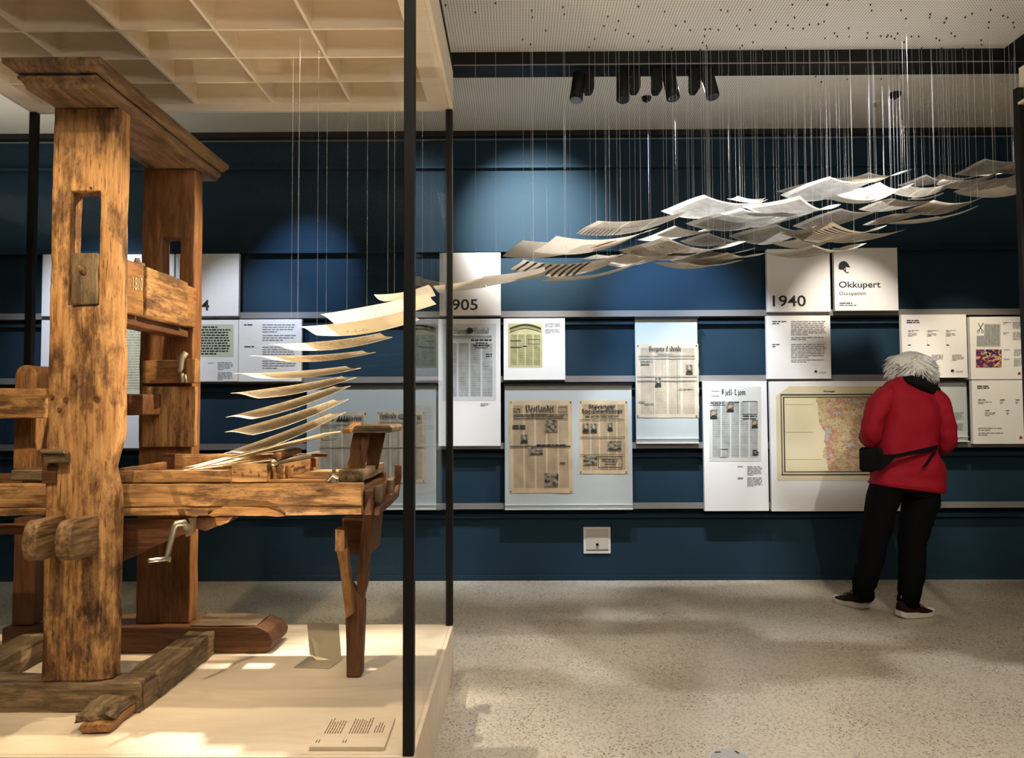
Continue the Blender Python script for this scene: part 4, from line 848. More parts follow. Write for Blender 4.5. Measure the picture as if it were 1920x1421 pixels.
bar('gallows_cap_lug', P(649, 808, 2.85), P(671, 795, 2.95), .03, .018, OAKC[1], press)
# the coffin: open tray on the bed
cz0 = P(400, 903, BY0 + .03).z; cz1 = P(450, 871, BY0 + .03).z
cxl = P(222, 880, BY0 + .03).x; cxr = P(505, 880, BY0 + .03).x
timber('coffin_side', (cxl, BY0 + .01, cz0), (cxr, BY0 + .035, P(300, 883, BY0).z), OAK[0], press, amp=.002, bev=.002)
timber('coffin_corner', (P(433, 880, BY0).x, BY0 + .004, cz0 + .001), (cxr, BY0 + .04, cz1 + .004), OAK[0], press, amp=.002, bev=.003)
bm = bmesh.new()
for i in range(5):
    bmesh.ops.create_uvsphere(bm, u_segments=8, v_segments=5, radius=.004, matrix=Matrix.Translation((cxr - .03 - i * .03, BY0 + .002, cz0 + .025 + .012 * (i % 2))))
mk('nail_heads', bm, DRK[0], press)
timber('coffin_side', (cxl + .05, 3.14, cz0), (cxr, 3.165, P(330, 852, 3.14).z), OAK[0], press, amp=.002, bev=.002)
timber('coffin_top_rail', (P(306, 855, 3.17).x, 3.17, P(330, 857, 3.17).z), (cxr + .12, 3.19, P(330, 851, 3.17).z), DRK[0], press, amp=.001, bev=.001)
timber('coffin_end', (cxr - .02, BY0 + .042, cz0), (cxr, 3.138, cz1 - .004), OAK[1], press, amp=.002, bev=.002)
timber('coffin_end', (cxl, BY0 + .037, cz0), (cxl + .02, 3.138, cz1 - .012), OAKC[1], press, amp=.002, bev=.002)
timber('coffin_bed', (cxl + .02, BY0 + .04, cz0 - .012), (cxr - .022, 3.137, cz0 + .02), OAKC[0], press, amp=.001, bev=.001)
# hinge gear at the right end of the coffin
timber('hinge_block', (cxr + .002, BY0 + .05, cz0), (cxr + .05, 3.26, P(540, 868, 2.9).z), OAK[1], press, amp=.003)
bm = bmesh.new(); tube(bm, [Vector((cxr + .02, BY0 + .0, cz1 + .008)), Vector((cxr + .05, 3.29, cz1 + .012))], .012, 8); mk('hinge_rod', bm, STEEL, press, True)
bm = bmesh.new(); tube(bm, [Vector((cxr + .03, BY0 + .02, cz1 + .03)), Vector((cxr + .035, 3.05, cz1 + .038))], [.016, .012], 8); mk('hinge_rod', bm, DRK[1], press, True)
for yy in (2.83, 3.18): timber('hinge_lug', (cxr + .051, yy, cz0 + .02), (cxr + .07, yy + .035, cz1 - .005), OAKC[2], press, bev=.002)
# tympan and frisket: light open frames rising out of the coffin
def frame(name, nl, nr, Yn, Yf, wth, mat, bars_=(), parent=press):
    A = P(*nl, Yn); B = P(*nr, Yn); C = Vector((B.x, Yf, B.z)); D_ = Vector((A.x, Yf, A.z)); bm = bmesh.new()
    for a, b in ((A, B), (B, C), (C, D_), (D_, A)): tube(bm, [a, b], wth, 4)
    for u in bars_: tube(bm, [A.lerp(B, u), D_.lerp(C, u)], wth * .7, 4)
    return mk(name, bm, mat, parent)
PALEW = plain('pale_frame_wood', (.72, .62, .42), .6)
frame('frisket_frame', (352, 881), (604, 814), 2.83, 3.12, .0035, PALEW, (.22, .5, .74))
frame('tympan_frame', (345, 882), (520, 862), 2.85, 3.12, .0035, PALEW, (.3, .62))
frame('tympan_frame', (480, 852), (532, 843), 2.88, 3.1, .003, PALEW, ())
# crank
bm = bmesh.new(); tube(bm, [P(350, 988, 2.74), P(345, 980, 2.70), P(330, 982, 2.68), P(326, 990, 2.68), P(313, 1045, 2.66), P(316, 1054, 2.66)], [.011, .012, .012, .011, .009, .008], 8); mk('crank_arm', bm, STEEL, press, True)
bm = bmesh.new(); tube(bm, [P(318, 1047, 2.66), P(279, 1051, 2.58)], .0085, 10); mk('crank_handle', bm, ALUS, press, True)
bm = bmesh.new(); tube(bm, [P(350, 988, 2.74), P(352, 985, 3.2)], .014, 8); mk('crank_axle', bm, STEEL, press)
plank('axle_bracket', [P(345, 970, 2.80), P(362, 970, 2.80), P(362, 1000, 2.80), P(347, 1008, 2.80)], (0, .03, 0), GRY[2])
plank('girth_drum', [P(364, 970, 2.84), P(405, 970, 2.84), P(400, 988, 2.84), P(385, 996, 2.84), P(367, 992, 2.84)], (0, .25, 0), DRK[0])
plank('bed_knee', [P(402, 970, 2.78), P(432, 970, 2.78), P(424, 981, 2.78), P(410, 986, 2.78), P(404, 984, 2.78)], (0, .03, 0), OAKC[0])
# slanting brace board under the bed
plank('brace_board', [P(229, 975, 2.80), P(352, 972, 2.80), P(352, 998, 2.80), P(229, 1052, 2.80)], (0, .04, 0), DRK[0])
# pair of round-ended pegs through the near upright
def peg(x0, x1, y0, y1, ya, yb, seed):
    bm = bmesh.new(); a = P(x0, y0, ya); b = P(x1, y1, ya); w = b.x - a.x; h = a.z - b.z; c = (a + b) / 2; pr = []
    # profile in the YZ plane: rounded nose towards the viewer
    for i in range(9):
        an = -math.pi / 2 + math.pi * i / 8; pr.append((ya + .04 - .04 * math.cos(an), c.z + h / 2 * math.sin(an)))
    pr += [(yb, c.z + h / 2), (yb, c.z - h / 2)]
    prism(bm, [Vector((a.x, y, z)) for y, z in pr], (w, 0, 0)); worn(bm, .02, .0015, 14, .004, seed); return mk('peg', bm, wood('smoky_wood', 1, (.03, .017, .009), (.13, .075, .035), (.32, .19, .09), .5), press, True)
peg(40, 64, 979, 1056, 2.46, YN - .003, 2); peg(102, 129, 979, 1056, 2.46, YN - .003, 5)
# small iron catch on the left arris
pbox('iron_catch', 80, 848, 121, 867, YN - .035, YN - .003, GRY[0], press, bev=.002)
bm = bmesh.new(); tube(bm, [P(79, 846, YN - .04), P(121, 846, YN - .04)], .008, 8); mk('iron_catch_roll', bm, GRY[0], press)
pbox('iron_plate', 80, 872, 105, 905, YN - .008, YN - .002, DRK[0], press, bev=.001)
# front leg of the bed: forked post
ly = 2.95
plank('bed_leg', [P(650, 1270, ly), P(677, 1268, ly), P(682, 1130, ly), P(654, 1090, ly), P(648, 1150, ly)], (0, .06, 0), DRK[2], 4)
plank('bed_leg_fork', [P(648, 1160, ly - .03), P(664, 1150, ly - .03), P(652, 1060, ly - .03), P(650, 1028, ly - .03), P(629, 1028, ly - .03), P(636, 1060, ly - .03)], (0, .045, 0), OAKC[2], 5)
plank('bed_leg_fork', [P(672, 1165, ly + .02), P(688, 1090, ly + .02), P(700, 962, ly + .02), P(680, 970, ly + .02), P(668, 1080, ly + .02)], (0, .045, 0), DRK[2], 6)
plank('bed_leg_head', [P(628, 1034, ly - .035), P(646, 1034, ly - .035), P(646, 993, ly - .035), P(628, 991, ly - .035)], (0, .06, 0), OAK[2], 7)
plank('bed_leg_crosspiece', [P(640, 972, ly + .07), P(700, 972, ly + .07), P(694, 1040, ly + .07), P(650, 1040, ly + .07)], (0, .22, 0), DRK[0], 8)
# rear (left) frame of the press
ry = 3.12
bm = bmesh.new(); a = P(28, 730, ry); b = P(66, 880, ry); w = b.x - a.x; cx = (a.x + b.x) / 2
pts = [Vector((a.x, ry, b.z)), Vector((b.x, ry, b.z))] + [Vector((cx + w / 2 * math.cos(i * math.pi / 10), ry, P(45, 705, ry).z + w / 2 * math.sin(i * math.pi / 10))) for i in range(11)]
prism(bm, pts, (0, .16, 0)); worn(bm, .04, .003, 9, .004, 21); mk('rear_post', bm, OAKC[2], press, True)
pbox('rear_arm', -80, 729, 84, 784, 2.98, 3.10, OAK[0], press)
plank('rear_brace', [P(68, 880, 3.2), P(80, 880, 3.2), P(80, 790, 3.2)], (0, .03, 0), OAKC[2])
pbox('rear_base_block', 20, 881, 84, 902, 3.0, 3.2, GRY[0], press)
pbox('rear_leg', 24, 972, 64, 1172, 3.27, 3.34, DRK[2], press)
pbox('rear_leg', 64, 990, 83, 1168, 3.36, 3.44, OAKC[2], press)
timber('rear_tie', (-2.40, 2.83, P(0, 990, 3.0).z), (-1.75, 2.90, P(0, 973, 3.0).z), DRK[0], press)

# objects on the plinth
PLT = plain('satin_metal', (.50, .44, .34), .5, .6)
t = thing('sign_holder', 'folded grey metal sign holder standing on the plinth left of the press leg', 'sign holder', PZ(610, 1245, PLZ))
a = PZ(583, 1238, PLZ); b = PZ(641, 1246, PLZ)
yy = a.y
pl = [P(571, 1172, yy - .0), P(631, 1174, yy - .0), P(640, 1238, yy - .0), P(622, 1253, yy - .0) , P(594, 1250, yy - .0), P(580, 1228, yy - .0)]
for p_ in pl: p_.y += (p_.z - PLZ) * .25; p_.z = max(p_.z, PLZ + .004)
bm = bmesh.new(); prism(bm, pl, (0, .003, 0)); mk('upright_plate', bm, PLT, t)
bm = bmesh.new(); prism(bm, [PZ(551, 1252, PLZ + .001), PZ(618, 1254, PLZ + .001), PZ(640, 1238, PLZ + .001), PZ(578, 1232, PLZ + .001)], (0, 0, .003)); mk('foot_plate', bm, PLT, t)
t = thing('label_plate', 'low wooden label plate with rows of cut text on the plinth near the case corner', 'label', PZ(660, 1400, PLZ))
lp = [PZ(580, 1400, PLZ + .012), PZ(721, 1400, PLZ + .012), PZ(741, 1344, PLZ + .012), PZ(612, 1344, PLZ + .012)]
bm = bmesh.new(); prism(bm, lp, (0, 0, -.011)); mk('plate', bm, PLINTH, t)
bm = bmesh.new(); r = random.Random(3); L = lp
def lpt(u, v):
    a_ = L[0].lerp(L[1], u); b_ = L[3].lerp(L[2], u); return a_.lerp(b_, v)
for u0, n_, v0, v1 in ((.10, 7, .42, .95), (.44, 8, .42, .97), (.78, 4, .45, .8), (.05, 2, .12, .30), (.41, 2, .12, .32)):
    for i in range(n_):
        u = u0 + i * .036; v = v0; ve = v1 - r.random() * .12
        while v < ve - .03:
            w = min(r.uniform(.05, .12), ve - v); prism(bm, [lpt(u, v), lpt(u + .012, v), lpt(u + .012, v + w), lpt(u, v + w)], (0, 0, .0008)); v += w + .02
mk('cut_text', bm, plain('brown_cut_text', (.12, .07, .035), .8), t)

# ================================================================ CEILING FIXTURES
def spotlight(label, cx, ctop, cbot, tilt, bx, bbot):
    Y = YBm + .05; t = thing('track_spotlight', label, 'spotlight', P(cx, 120, Y), 'black track spotlights under the ceiling beam')
    a = P(bx, 124, Y); b = P(bx, bbot, Y); bm = bmesh.new(); w = .030
    prism(bm, [a + Vector((-w, 0, 0)), a + Vector((w, 0, 0)), b + Vector((w, 0, .025)), b + Vector((w * .4, 0, 0)), b + Vector((-w * .7, 0, 0)), b + Vector((-w, 0, .025))], (0, .06, 0)); mk('driver_box', bm, BLACK, t)
    p0 = P(cx - tilt * .6, ctop, Y - .01); p1 = P(cx + tilt * .5, cbot, Y - .045); bm = bmesh.new(); tube(bm, [p0, p0.lerp(p1, .7), p1], [.040, .040, .041], 24); mk('lamp_head', bm, BLACK, t, True)
    bm = bmesh.new(); d = (p1 - p0).normalized(); tube(bm, [p1, p1 + d * .006], [.036, .036], 24); mk('lens', bm, plain('lamp_lens', (.03, .03, .035), .1), t)
    bm = bmesh.new(); tube(bm, [p0.lerp(p1, .2), a.lerp(b, .55) + Vector((0, .02, 0))], .012, 8); mk('joint', bm, BLACK, t)
    return t
spotlight('leftmost black spotlight under the ceiling beam', 1083, 140, 187, -6, 1105, 172)
spotlight('second black spotlight from the left under the ceiling beam, hanging straight', 1168, 138, 187, 0, 1192, 171)
spotlight('third black spotlight from the left under the ceiling beam, tilted slightly right', 1258, 134, 184, 9, 1233, 172)
spotlight('rightmost black spotlight under the ceiling beam, tilted right', 1331, 132, 181, 12, 1304, 171)
def sensor(label, px, py, r_):
    q = PZ(px, py, CEIL); t = thing('ceiling_sensor', label, 'ceiling sensor', q)
    bm = bmesh.new(); bmesh.ops.create_cone(bm, cap_ends=True, segments=24, radius1=r_ * .8, radius2=r_, depth=.025, matrix=Matrix.Translation(q + Vector((0, 0, -.0125)))); mk('housing', bm, BLACK, t)
    bm = bmesh.new(); bmesh.ops.create_uvsphere(bm, u_segments=12, v_segments=6, radius=r_ * .4, matrix=Matrix.Translation(q + Vector((0, 0, -.026)))); mk('dome', bm, BLACKM, t)
sensor('small round black sensor on the ceiling between the spotlights', 1212, 182, .034); sensor('round black sensor on the ceiling right of the spotlights', 1678, 175, .042)
q = PZ(1640, 192, CEIL); t = thing('ceiling_sensor', 'small sprinkler rosette on the ceiling left of the right-hand sensor', 'sprinkler', q)
bm = bmesh.new(); bmesh.ops.create_cone(bm, cap_ends=True, segments=20, radius1=.03, radius2=.034, depth=.006, matrix=Matrix.Translation(q + Vector((0, 0, -.003)))); mk('rosette', bm, CEILP, t)
bm = bmesh.new(); bmesh.ops.create_cone(bm, cap_ends=True, segments=10, radius1=.012, radius2=.006, depth=.03, matrix=Matrix.Translation(q + Vector((0, 0, -.02)))); mk('nozzle', bm, STEEL, t)
# floor box
q = PZ(1370, 1424, 0); t = thing('floor_box', 'round grey floor outlet lid in the concrete at bottom edge', 'floor outlet', q)
bm = bmesh.new(); bmesh.ops.create_cone(bm, cap_ends=True, segments=48, radius1=.082, radius2=.080, depth=.004, matrix=Matrix.Translation(q + Vector((0, 0, .002)))); mk('rim', bm, plain('pale_rim', (.6, .6, .56), .4), t)
bm = bmesh.new(); bmesh.ops.create_cone(bm, cap_ends=True, segments=48, radius1=.072, radius2=.071, depth=.003, matrix=Matrix.Translation(q + Vector((0, 0, .0058)))); mk('lid', bm, plain('grey_lid', (.42, .43, .43), .45), t)
bm = bmesh.new()
for an in (50, 130, 230, 310):
    c = q + Vector((math.cos(R(an)) * .056, math.sin(R(an)) * .056, .0078)); bmesh.ops.create_cube(bm, size=1, matrix=Matrix.Translation(c) @ Matrix.Rotation(R(an + 60), 4, 'Z') @ Matrix.Diagonal((.022, .007, .001, 1)))
mk('slots', bm, BLACKM, t)
# floor joints and the metal strip
def strip(name, a, b, w, mat):
    a = PZ(*a, 0); b = PZ(*b, 0); s = (b - a).cross(Vector((0, 0, 1))).normalized() * w / 2; bm = bmesh.new(); prism(bm, [a + s, b + s, b - s, a - s], (0, 0, .0012)); struct(mk(name, bm, mat))
strip('trim_20', (1755, 1092), (1925, 1212), .004, plain('joint_strip', (.45, .42, .36), .5))

# ================================================================ FLYING PAGES
WIRE = plain('clear_line', (.72, .74, .77), .3)
def page(label, NL, NR, FR, FL, Yn, Yf, mi, sag=.03, inside=False, wires=((.12, .15), (.88, .15), (.12, .85), (.88, .85)), curl=0.0, marks=None, group=None, ink=(.10, .05, .04)):
    a, b, c, d = P(*NL, Yn), P(*NR, Yn + curl * .2), P(*FR, Yf + curl * .2), P(*FL, Yf)
    t = thing('hanging_page', label, 'sheet of paper', (a + b + c + d) / 4, group)
    def zf(u, v): return Vector((0, 0, -sag * 4 * u * (1 - u) * (.85 + .3 * v) + .006 * math.sin(3 * u + v * 4 + Yn * 9)))
    quad_uv('sheet', [a, b, c, d], PG[mi], t, nx=20, nz=6, zf=zf, thick=.0006)
    top = CT - .012 if inside else CEIL
    def S(u, v): return (a * (1 - u) + b * u) * (1 - v) + (d * (1 - u) + c * u) * v + zf(u, v)
    for u, v in wires:
        p_ = S(u, v); bm = bmesh.new(); tube(bm, [p_, (p_.x, p_.y, top)], .00015 if inside else .0004, 4); wo = mk('wire', bm, WIRE, t)
        if not inside:
            bm = bmesh.new(); bmesh.ops.create_cone(bm, cap_ends=True, segments=6, radius1=.002, radius2=.005, depth=.010, matrix=Matrix.Translation((p_.x, p_.y, CEIL - .005))); mk('hook', bm, BLACKM, wo)
    if marks:
        bm = bmesh.new()
        for (u0, v0, u1, v1, w) in marks:
            n_ = 6; pts = [S(u0 + (u1 - u0) * i / n_, v0 + (v1 - v0) * i / n_) + Vector((0, 0, -.0022)) for i in range(n_ + 1)]
            for p0, p1 in zip(pts, pts[1:]):
                s = Vector((0, w, 0)) if abs(p1.x - p0.x) > abs(p1.y - p0.y) else Vector((w, 0, 0)); prism(bm, [p0 - s, p1 - s, p1 + s, p0 + s], (0, 0, -.0004))
        mk('printed_marks', bm, plain('page_ink', ink, .8), t)
    return t
W2 = ((.2, .3), (.8, .6)); SIG = [(.35 + .012 * i, .55 + .07 * math.sin(i * 2.1) * (1 + .6 * math.sin(i)), .362 + .012 * i, .55 + .07 * math.sin(i * 2.1 + 2.1) * (1 + .6 * math.sin(i + 1)), .0008) for i in range(18)]
yn, yf = 2.86, 3.14
G = 'sheets fanned above the press bed'
page('topmost signed cream sheet of the fan above the press', (601, 591), (803, 548), (818, 573), (632, 608), yn, yf, 5, .012, True, W2, marks=SIG, group=G)
page('second cream sheet from the top of the fan, with a signature', (560, 614), (765, 580), (787, 602), (594, 626), yn, yf, 5, .02, True, W2, marks=SIG, group=G)
page('third sheet from the top of the fan, printed with dark lines', (503, 647), (713, 623), (736, 635), (545, 653), yn, yf, 4, .018, True, W2, group=G)
page('fourth sheet from the top of the fan, nearly level', (468, 669), (680, 656), (705, 663), (520, 673), yn, yf, 4, .016, True, ((.5, .5),), group=G)
page('fifth sheet from the top of the fan, plain and nearly level', (437, 702), (648, 685), (677, 693), (484, 706), yn, yf, 5, .014, True, (), group=G)
page('sixth sheet from the top of the fan, slanting up to the right', (432, 739), (641, 704), (670, 710), (484, 744), yn, yf, 4, .012, True, ((.5, .5),), group=G)
page('third sheet from the bottom of the fan, left tip lit white', (423, 784), (626, 723), (658, 726), (473, 783), yn, yf, 4, .012, True, (), group=G)
page('second sheet from the bottom of the fan, left tip lit white', (421, 812), (625, 748), (654, 751), (474, 813), yn, yf, 4, .012, True, ((.5, .5),), group=G)
page('lowest sheet of the fan, steep, rising just above the open press frames', (419, 852), (618, 774), (649, 775), (468, 848), yn, yf, 4, .010, True, (), group=G)
page('flat sheet rising out of the press tray under the fan', (340, 880), (560, 822), (590, 818), (400, 872), yn, yf, 4, .004, True, (), group=G)
page('white sheet left of the rear case post, above the signed sheets', (701, 552), (803, 534), (817, 553), (720, 567), 3.15, 3.40, 2, .008, True, W2)
H_ = 'newspaper pages flying right of the glass case'
def pg(label, *a, **k): return page(label, *a, group=H_, **k)
pg('small beige page in front of the 1905 panel, beside the rear case post', (812, 537), (907, 519), (911, 538), (830, 553), 3.80, 4.05, 2, .002, wires=W2)
pg('beige page leaving the top of the 1905 panel to the right', (905, 519), (1021, 499), (1023, 517), (913, 538), 3.78, 4.04, 2, .004, wires=W2)
ST = [(.05 + .075 * i, .0, .05 + .075 * i + .0, .95, .009) for i in range(9)]
pg('brown page with thick dark diagonal stripes, lower left of the flock', (982, 485), (1173, 475), (1135, 497), (957, 507), 3.95, 4.30, 2, .045, marks=ST)
pg('beige page hanging lowest at left, under the striped page', (1032, 517), (1210, 489), (1195, 493), (1012, 529), 3.90, 4.15, 2, .03, wires=W2)
pg('white page at the far left tip of the upper flock', (981, 451), (1120, 452), (1085, 472), (942, 479), 4.20, 4.55, 2, .02, wires=W2)
pg('large beige page with three red slashes', (1043, 442), (1235, 427), (1170, 452), (999, 473), 3.85, 4.2, 2, .04, marks=[(.52, .62, .58, .18, .003), (.55, .62, .61, .18, .003), (.58, .62, .64, .18, .003)], ink=(.42, .04, .03))
pg('large page with fine diagonal ruling and a dark line, left of the white pages', (1121, 412), (1299, 394), (1262, 410), (1080, 439), 4.05, 4.40, 1, .035, marks=[(.0, .55, .9, .5, .002)] + [(.02 + .04 * i, .6, .02 + .04 * i, .98, .0025) for i in range(10)])
pg('brightly lit white page at the top left of the dense flock', (1320, 366), (1440, 373), (1392, 390), (1239, 394), 4.25, 4.6, 0, .05)
pg('small bright page peeking over the brightly lit page at the top left', (1383, 367), (1436, 371), (1428, 380), (1363, 374), 4.55, 4.72, 2, .01, wires=W2)
pg('large grey printed page under the top left white page', (1389, 388), (1510, 386), (1445, 411), (1285, 420), 4.05, 4.45, 0, .045)
pg('grey page dense with print, its apex above the middle of the flock', (1500, 366), (1577, 383), (1535, 391), (1391, 388), 3.85, 4.15, 0, .05)
pg('bright page wedged between the large grey page and the middle white page', (1475, 396), (1535, 393), (1460, 420), (1376, 421), 4.35, 4.62, 0, .02, wires=W2)
pg('pointed white page in the middle of the flock', (1577, 390), (1655, 393), (1592, 412), (1486, 423), 4.15, 4.50, 0, .03)
pg('brown page with bold printed lines, lower middle of the flock', (1562, 416), (1664, 422), (1610, 440), (1464, 438), 3.85, 4.2, 3, .045)
pg('page with pale tail ending right of the bold printed page', (1600, 432), (1700, 429), (1655, 440), (1527, 444), 4.20, 4.5, 1, .035)
pg('grey printed page left of the brown page with bold lines', (1457, 419), (1530, 425), (1488, 443), (1367, 442), 4.10, 4.42, 0, .04)
pg('small brown page hanging under the page with bold printed lines', (1496, 446), (1575, 443), (1555, 451), (1446, 458), 3.95, 4.2, 2, .03, wires=W2)
pg('lowest brown page, overlapping the top of the 1940 panel', (1527, 460), (1625, 455), (1560, 469), (1436, 476), 3.80, 4.12, 1, .035)
pg('brown page with a dark picture, left middle of the flock', (1247, 442), (1400, 453), (1340, 462), (1159, 471), 3.90, 4.28, 1, .06, marks=[(.35, .5, .6, .45, .018), (.35, .6, .62, .6, .014), (.1, .3, .16, .3, .004), (.22, .2, .27, .2, .004)])
pg('pure white page above the brown picture page', (1265, 425), (1350, 426), (1310, 434), (1194, 449), 4.40, 4.72, 2, .03)
pg('white page with a grey text block, right of the brown picture page', (1328, 438), (1415, 449), (1375, 454), (1274, 450), 4.30, 4.58, 0, .03)
pg('mottled grey page just above the two lowest brown pages', (1333, 469), (1418, 466), (1330, 480), (1241, 482), 4.10, 4.42, 0, .03)
pg('brown page second from the bottom, left of the 1940 panel', (1364, 472), (1437, 475), (1350, 490), (1280, 492), 3.90, 4.2, 1, .02)
pg('narrow pale page at the very bottom of the flock left of the 1940 panel', (1290, 491), (1394, 489), (1340, 494), (1224, 494), 3.98, 4.25, 2, .025, wires=W2)
pg('small white page beside the right tip of the striped page', (1176, 475), (1276, 479), (1215, 486), (1138, 496), 4.10, 4.4, 2, .02, wires=W2)
pg('white sliver of a page on top of the striped page', (1120, 479), (1172, 475), (1135, 483), (1082, 484), 4.38, 4.6, 2, .01, wires=W2)
pg('dark grey page behind the top centre white page, seen as a thin edge', (1553, 330), (1600, 331), (1530, 355), (1455, 361), 4.68, 4.95, 0, .01, wires=W2)
pg('thin grey page with the highest pointed tip, right of the top centre white page', (1629, 323), (1711, 317), (1660, 333), (1575, 337), 4.55, 4.85, 1, .03)
pg('white printed page at the top centre of the flock', (1555, 331), (1655, 331), (1590, 357), (1463, 364), 4.20, 4.6, 0, .045)
pg('white page with a faint drawn diagram right of centre', (1650, 340), (1715, 344), (1665, 366), (1550, 373), 3.90, 4.3, 2, .035, marks=[(.3, .6, .5, .3, .002), (.5, .3, .7, .35, .002), (.7, .35, .8, .15, .002), (.35, .5, .45, .7, .002), (.55, .5, .75, .6, .0015), (.2, .4, .3, .35, .002)])
pg('grey page tucked under the top centre white page', (1615, 352), (1645, 349), (1575, 373), (1517, 371), 4.50, 4.75, 2, .01, wires=W2)
pg('bright white page with a pointed apex, right of the diagram page', (1737, 329), (1785, 336), (1747, 344), (1682, 346), 4.35, 4.62, 0, .02)
pg('grey printed page running right from the diagram page', (1700, 346), (1800, 338), (1772, 353), (1668, 362), 4.00, 4.32, 1, .03)
pg('bright page under the topmost right page', (1763, 327), (1835, 328), (1806, 338), (1750, 333), 4.45, 4.68, 2, .02, wires=W2)
pg('long beige page curving up towards the right-hand glass case', (1768, 334), (1880, 320), (1857, 331), (1755, 347), 4.05, 4.34, 1, .035)
pg('topmost page at the right end of the flock, dense grey print', (1847, 299), (1916, 299), (1915, 320), (1789, 325), 4.30, 4.65, 0, .02)
pg('grey page crossing the topmost right page diagonally', (1895, 305), (1918, 302), (1918, 322), (1856, 325), 3.95, 4.2, 1, .005, wires=W2)
pg('beige page with brown print at the right end of the flock', (1868, 333), (1918, 322), (1918, 346), (1787, 360), 4.10, 4.45, 1, .02)
pg('plain beige page under the brown printed page at the right end', (1885, 346), (1918, 341), (1918, 359), (1792, 365), 3.88, 4.15, 2, .025, wires=W2)
pg('broad brown page with a pale centre line, lower right of the flock', (1750, 373), (1853, 368), (1806, 385), (1697, 398), 3.95, 4.3, 1, .03)
pg('grey-brown page under the diagram page', (1671, 372), (1746, 376), (1712, 385), (1609, 391), 4.20, 4.52, 1, .02)
pg('thin curved beige page edge right of the grey-brown page', (1712, 371), (1770, 361), (1765, 364), (1700, 373), 4.45, 4.6, 2, .015, wires=W2)
pg('narrow brown page under the broad brown page', (1680, 400), (1735, 398), (1710, 405), (1617, 421), 4.15, 4.42, 1, .01, wires=W2)
pg('lowest long thin page at the right of the flock', (1758, 404), (1836, 387), (1805, 396), (1663, 421), 4.00, 4.25, 2, .02)

# ================================================================ PERSON
PYD = 4.72
def Q(px, py, dy=0.0): return P(px, py, PYD + dy)
person = thing('person', 'person with white hair, red jacket and black trousers, seen from behind, reading the wall panels', 'person', PZ(1665, 1148, 0))
SKIN = plain('skin', (.55, .33, .24), .5)
def skin_mesh(name, nodes, edges, mat, parent, sub=2, root=0):
    me = bpy.data.meshes.new(name); me.from_pydata([Vector(n[0]) for n in nodes], edges, []); me.update()
    o = bpy.data.objects.new(name, me); COL.objects.link(o); md = o.modifiers.new('s', 'SKIN'); 
    sl = me.skin_vertices[0] if me.skin_vertices else None
    for i, n in enumerate(nodes):
        r_ = n[1]; sl.data[i].radius = r_ if isinstance(r_, tuple) else (r_, r_); sl.data[i].use_root = (i == root)
    sb = o.modifiers.new('u', 'SUBSURF'); sb.levels = sub; sb.render_levels = sub
    dg = bpy.context.evaluated_depsgraph_get(); dg.update(); me2 = bpy.data.meshes.new_from_object(o.evaluated_get(dg)); bpy.data.objects.remove(o)
    for p_ in me2.polygons: p_.use_smooth = True
    me2.materials.clear(); return link(name, me2, mat, parent)
# body: pelvis root, spine leaning forward, head bowed towards the wall
N = []; E = []
def nd(p_, r_, par=None):
    N.append((p_, r_)); i = len(N) - 1
    if par is not None: E.append((par, i))
    return i
pel = nd(Q(1697, 880, .0), .11)
ab = nd(Q(1698, 860, .01), .125, pel); ch = nd(Q(1700, 785, .02), .135, ab); up = nd(Q(1703, 742, .04), .10, ch)
nk = nd(Q(1706, 722, .07), .052, up); nk2 = nd(Q(1708, 706, .10), .052, nk)
h1 = nd(Q(1708, 697, .13), .078, nk2); h2 = nd(Q(1708, 680, .14), .082, h1)
ns = nd(Q(1708, 702, .225), .012, h1)
er1 = nd(Q(1681, 697, .13), .012, h1); er2 = nd(Q(1735, 697, .13), .012, h1)
chin = nd(Q(1708, 716, .19), .025, h1)
def arm(sh, el, wr, hd, sgn):
    s = nd(sh, .062, up); e = nd(el, .045, s); w = nd(wr, .030, e); pm = nd(hd, (.036, .018), w)
    for k_, (dx, dz, L_) in enumerate(((-.027, .0, .060), (-.009, .004, .068), (.009, .002, .063), (.026, -.004, .050))):
        a_ = nd(hd + Vector((dx * sgn, .035, dz)), .0095, pm); b_ = nd(hd + Vector((dx * sgn, .035 + L_ * .5, dz - .012)), .0085, a_); nd(hd + Vector((dx * sgn * .9, .035 + L_ * .7, dz - .035)), .0075, b_)
    th = nd(hd + Vector((-.030 * sgn - .006, -.004, .01)), .011, pm); nd(hd + Vector((-.050 * sgn, .03, .012)), .009, th)
arm(Q(1655, 748, .03), Q(1632, 818, .06), Q(1650, 838, .26), Q(1668, 836, .33), 1)
arm(Q(1757, 752, .03), Q(1772, 825, .06), Q(1755, 842, .26), Q(1735, 838, .33), -1)
def legb(hip, kn, an, toe):
    h_ = nd(hip, .058, pel); k_ = nd(kn, .045, h_); a_ = nd(an, .036, k_); f_ = nd(a_ and (Vector(an) + Vector((0, 0, -.045))), .032, a_); nd(toe, .028, f_)
FL_ = PZ(1622, 1138, 0); FR_ = PZ(1700, 1152, 0)
legb(Q(1664, 915), Q(1637, 1025, .02), Vector((FL_.x - .01, FL_.y + .02, .09)), Vector((FL_.x - .12, FL_.y + .09, .035)))
legb(Q(1726, 915), Q(1710, 1030, .0), Vector((FR_.x + .02, FR_.y + .02, .09)), Vector((FR_.x + .13, FR_.y + .05, .035)))
body = skin_mesh('body', N, E, SKIN, person)
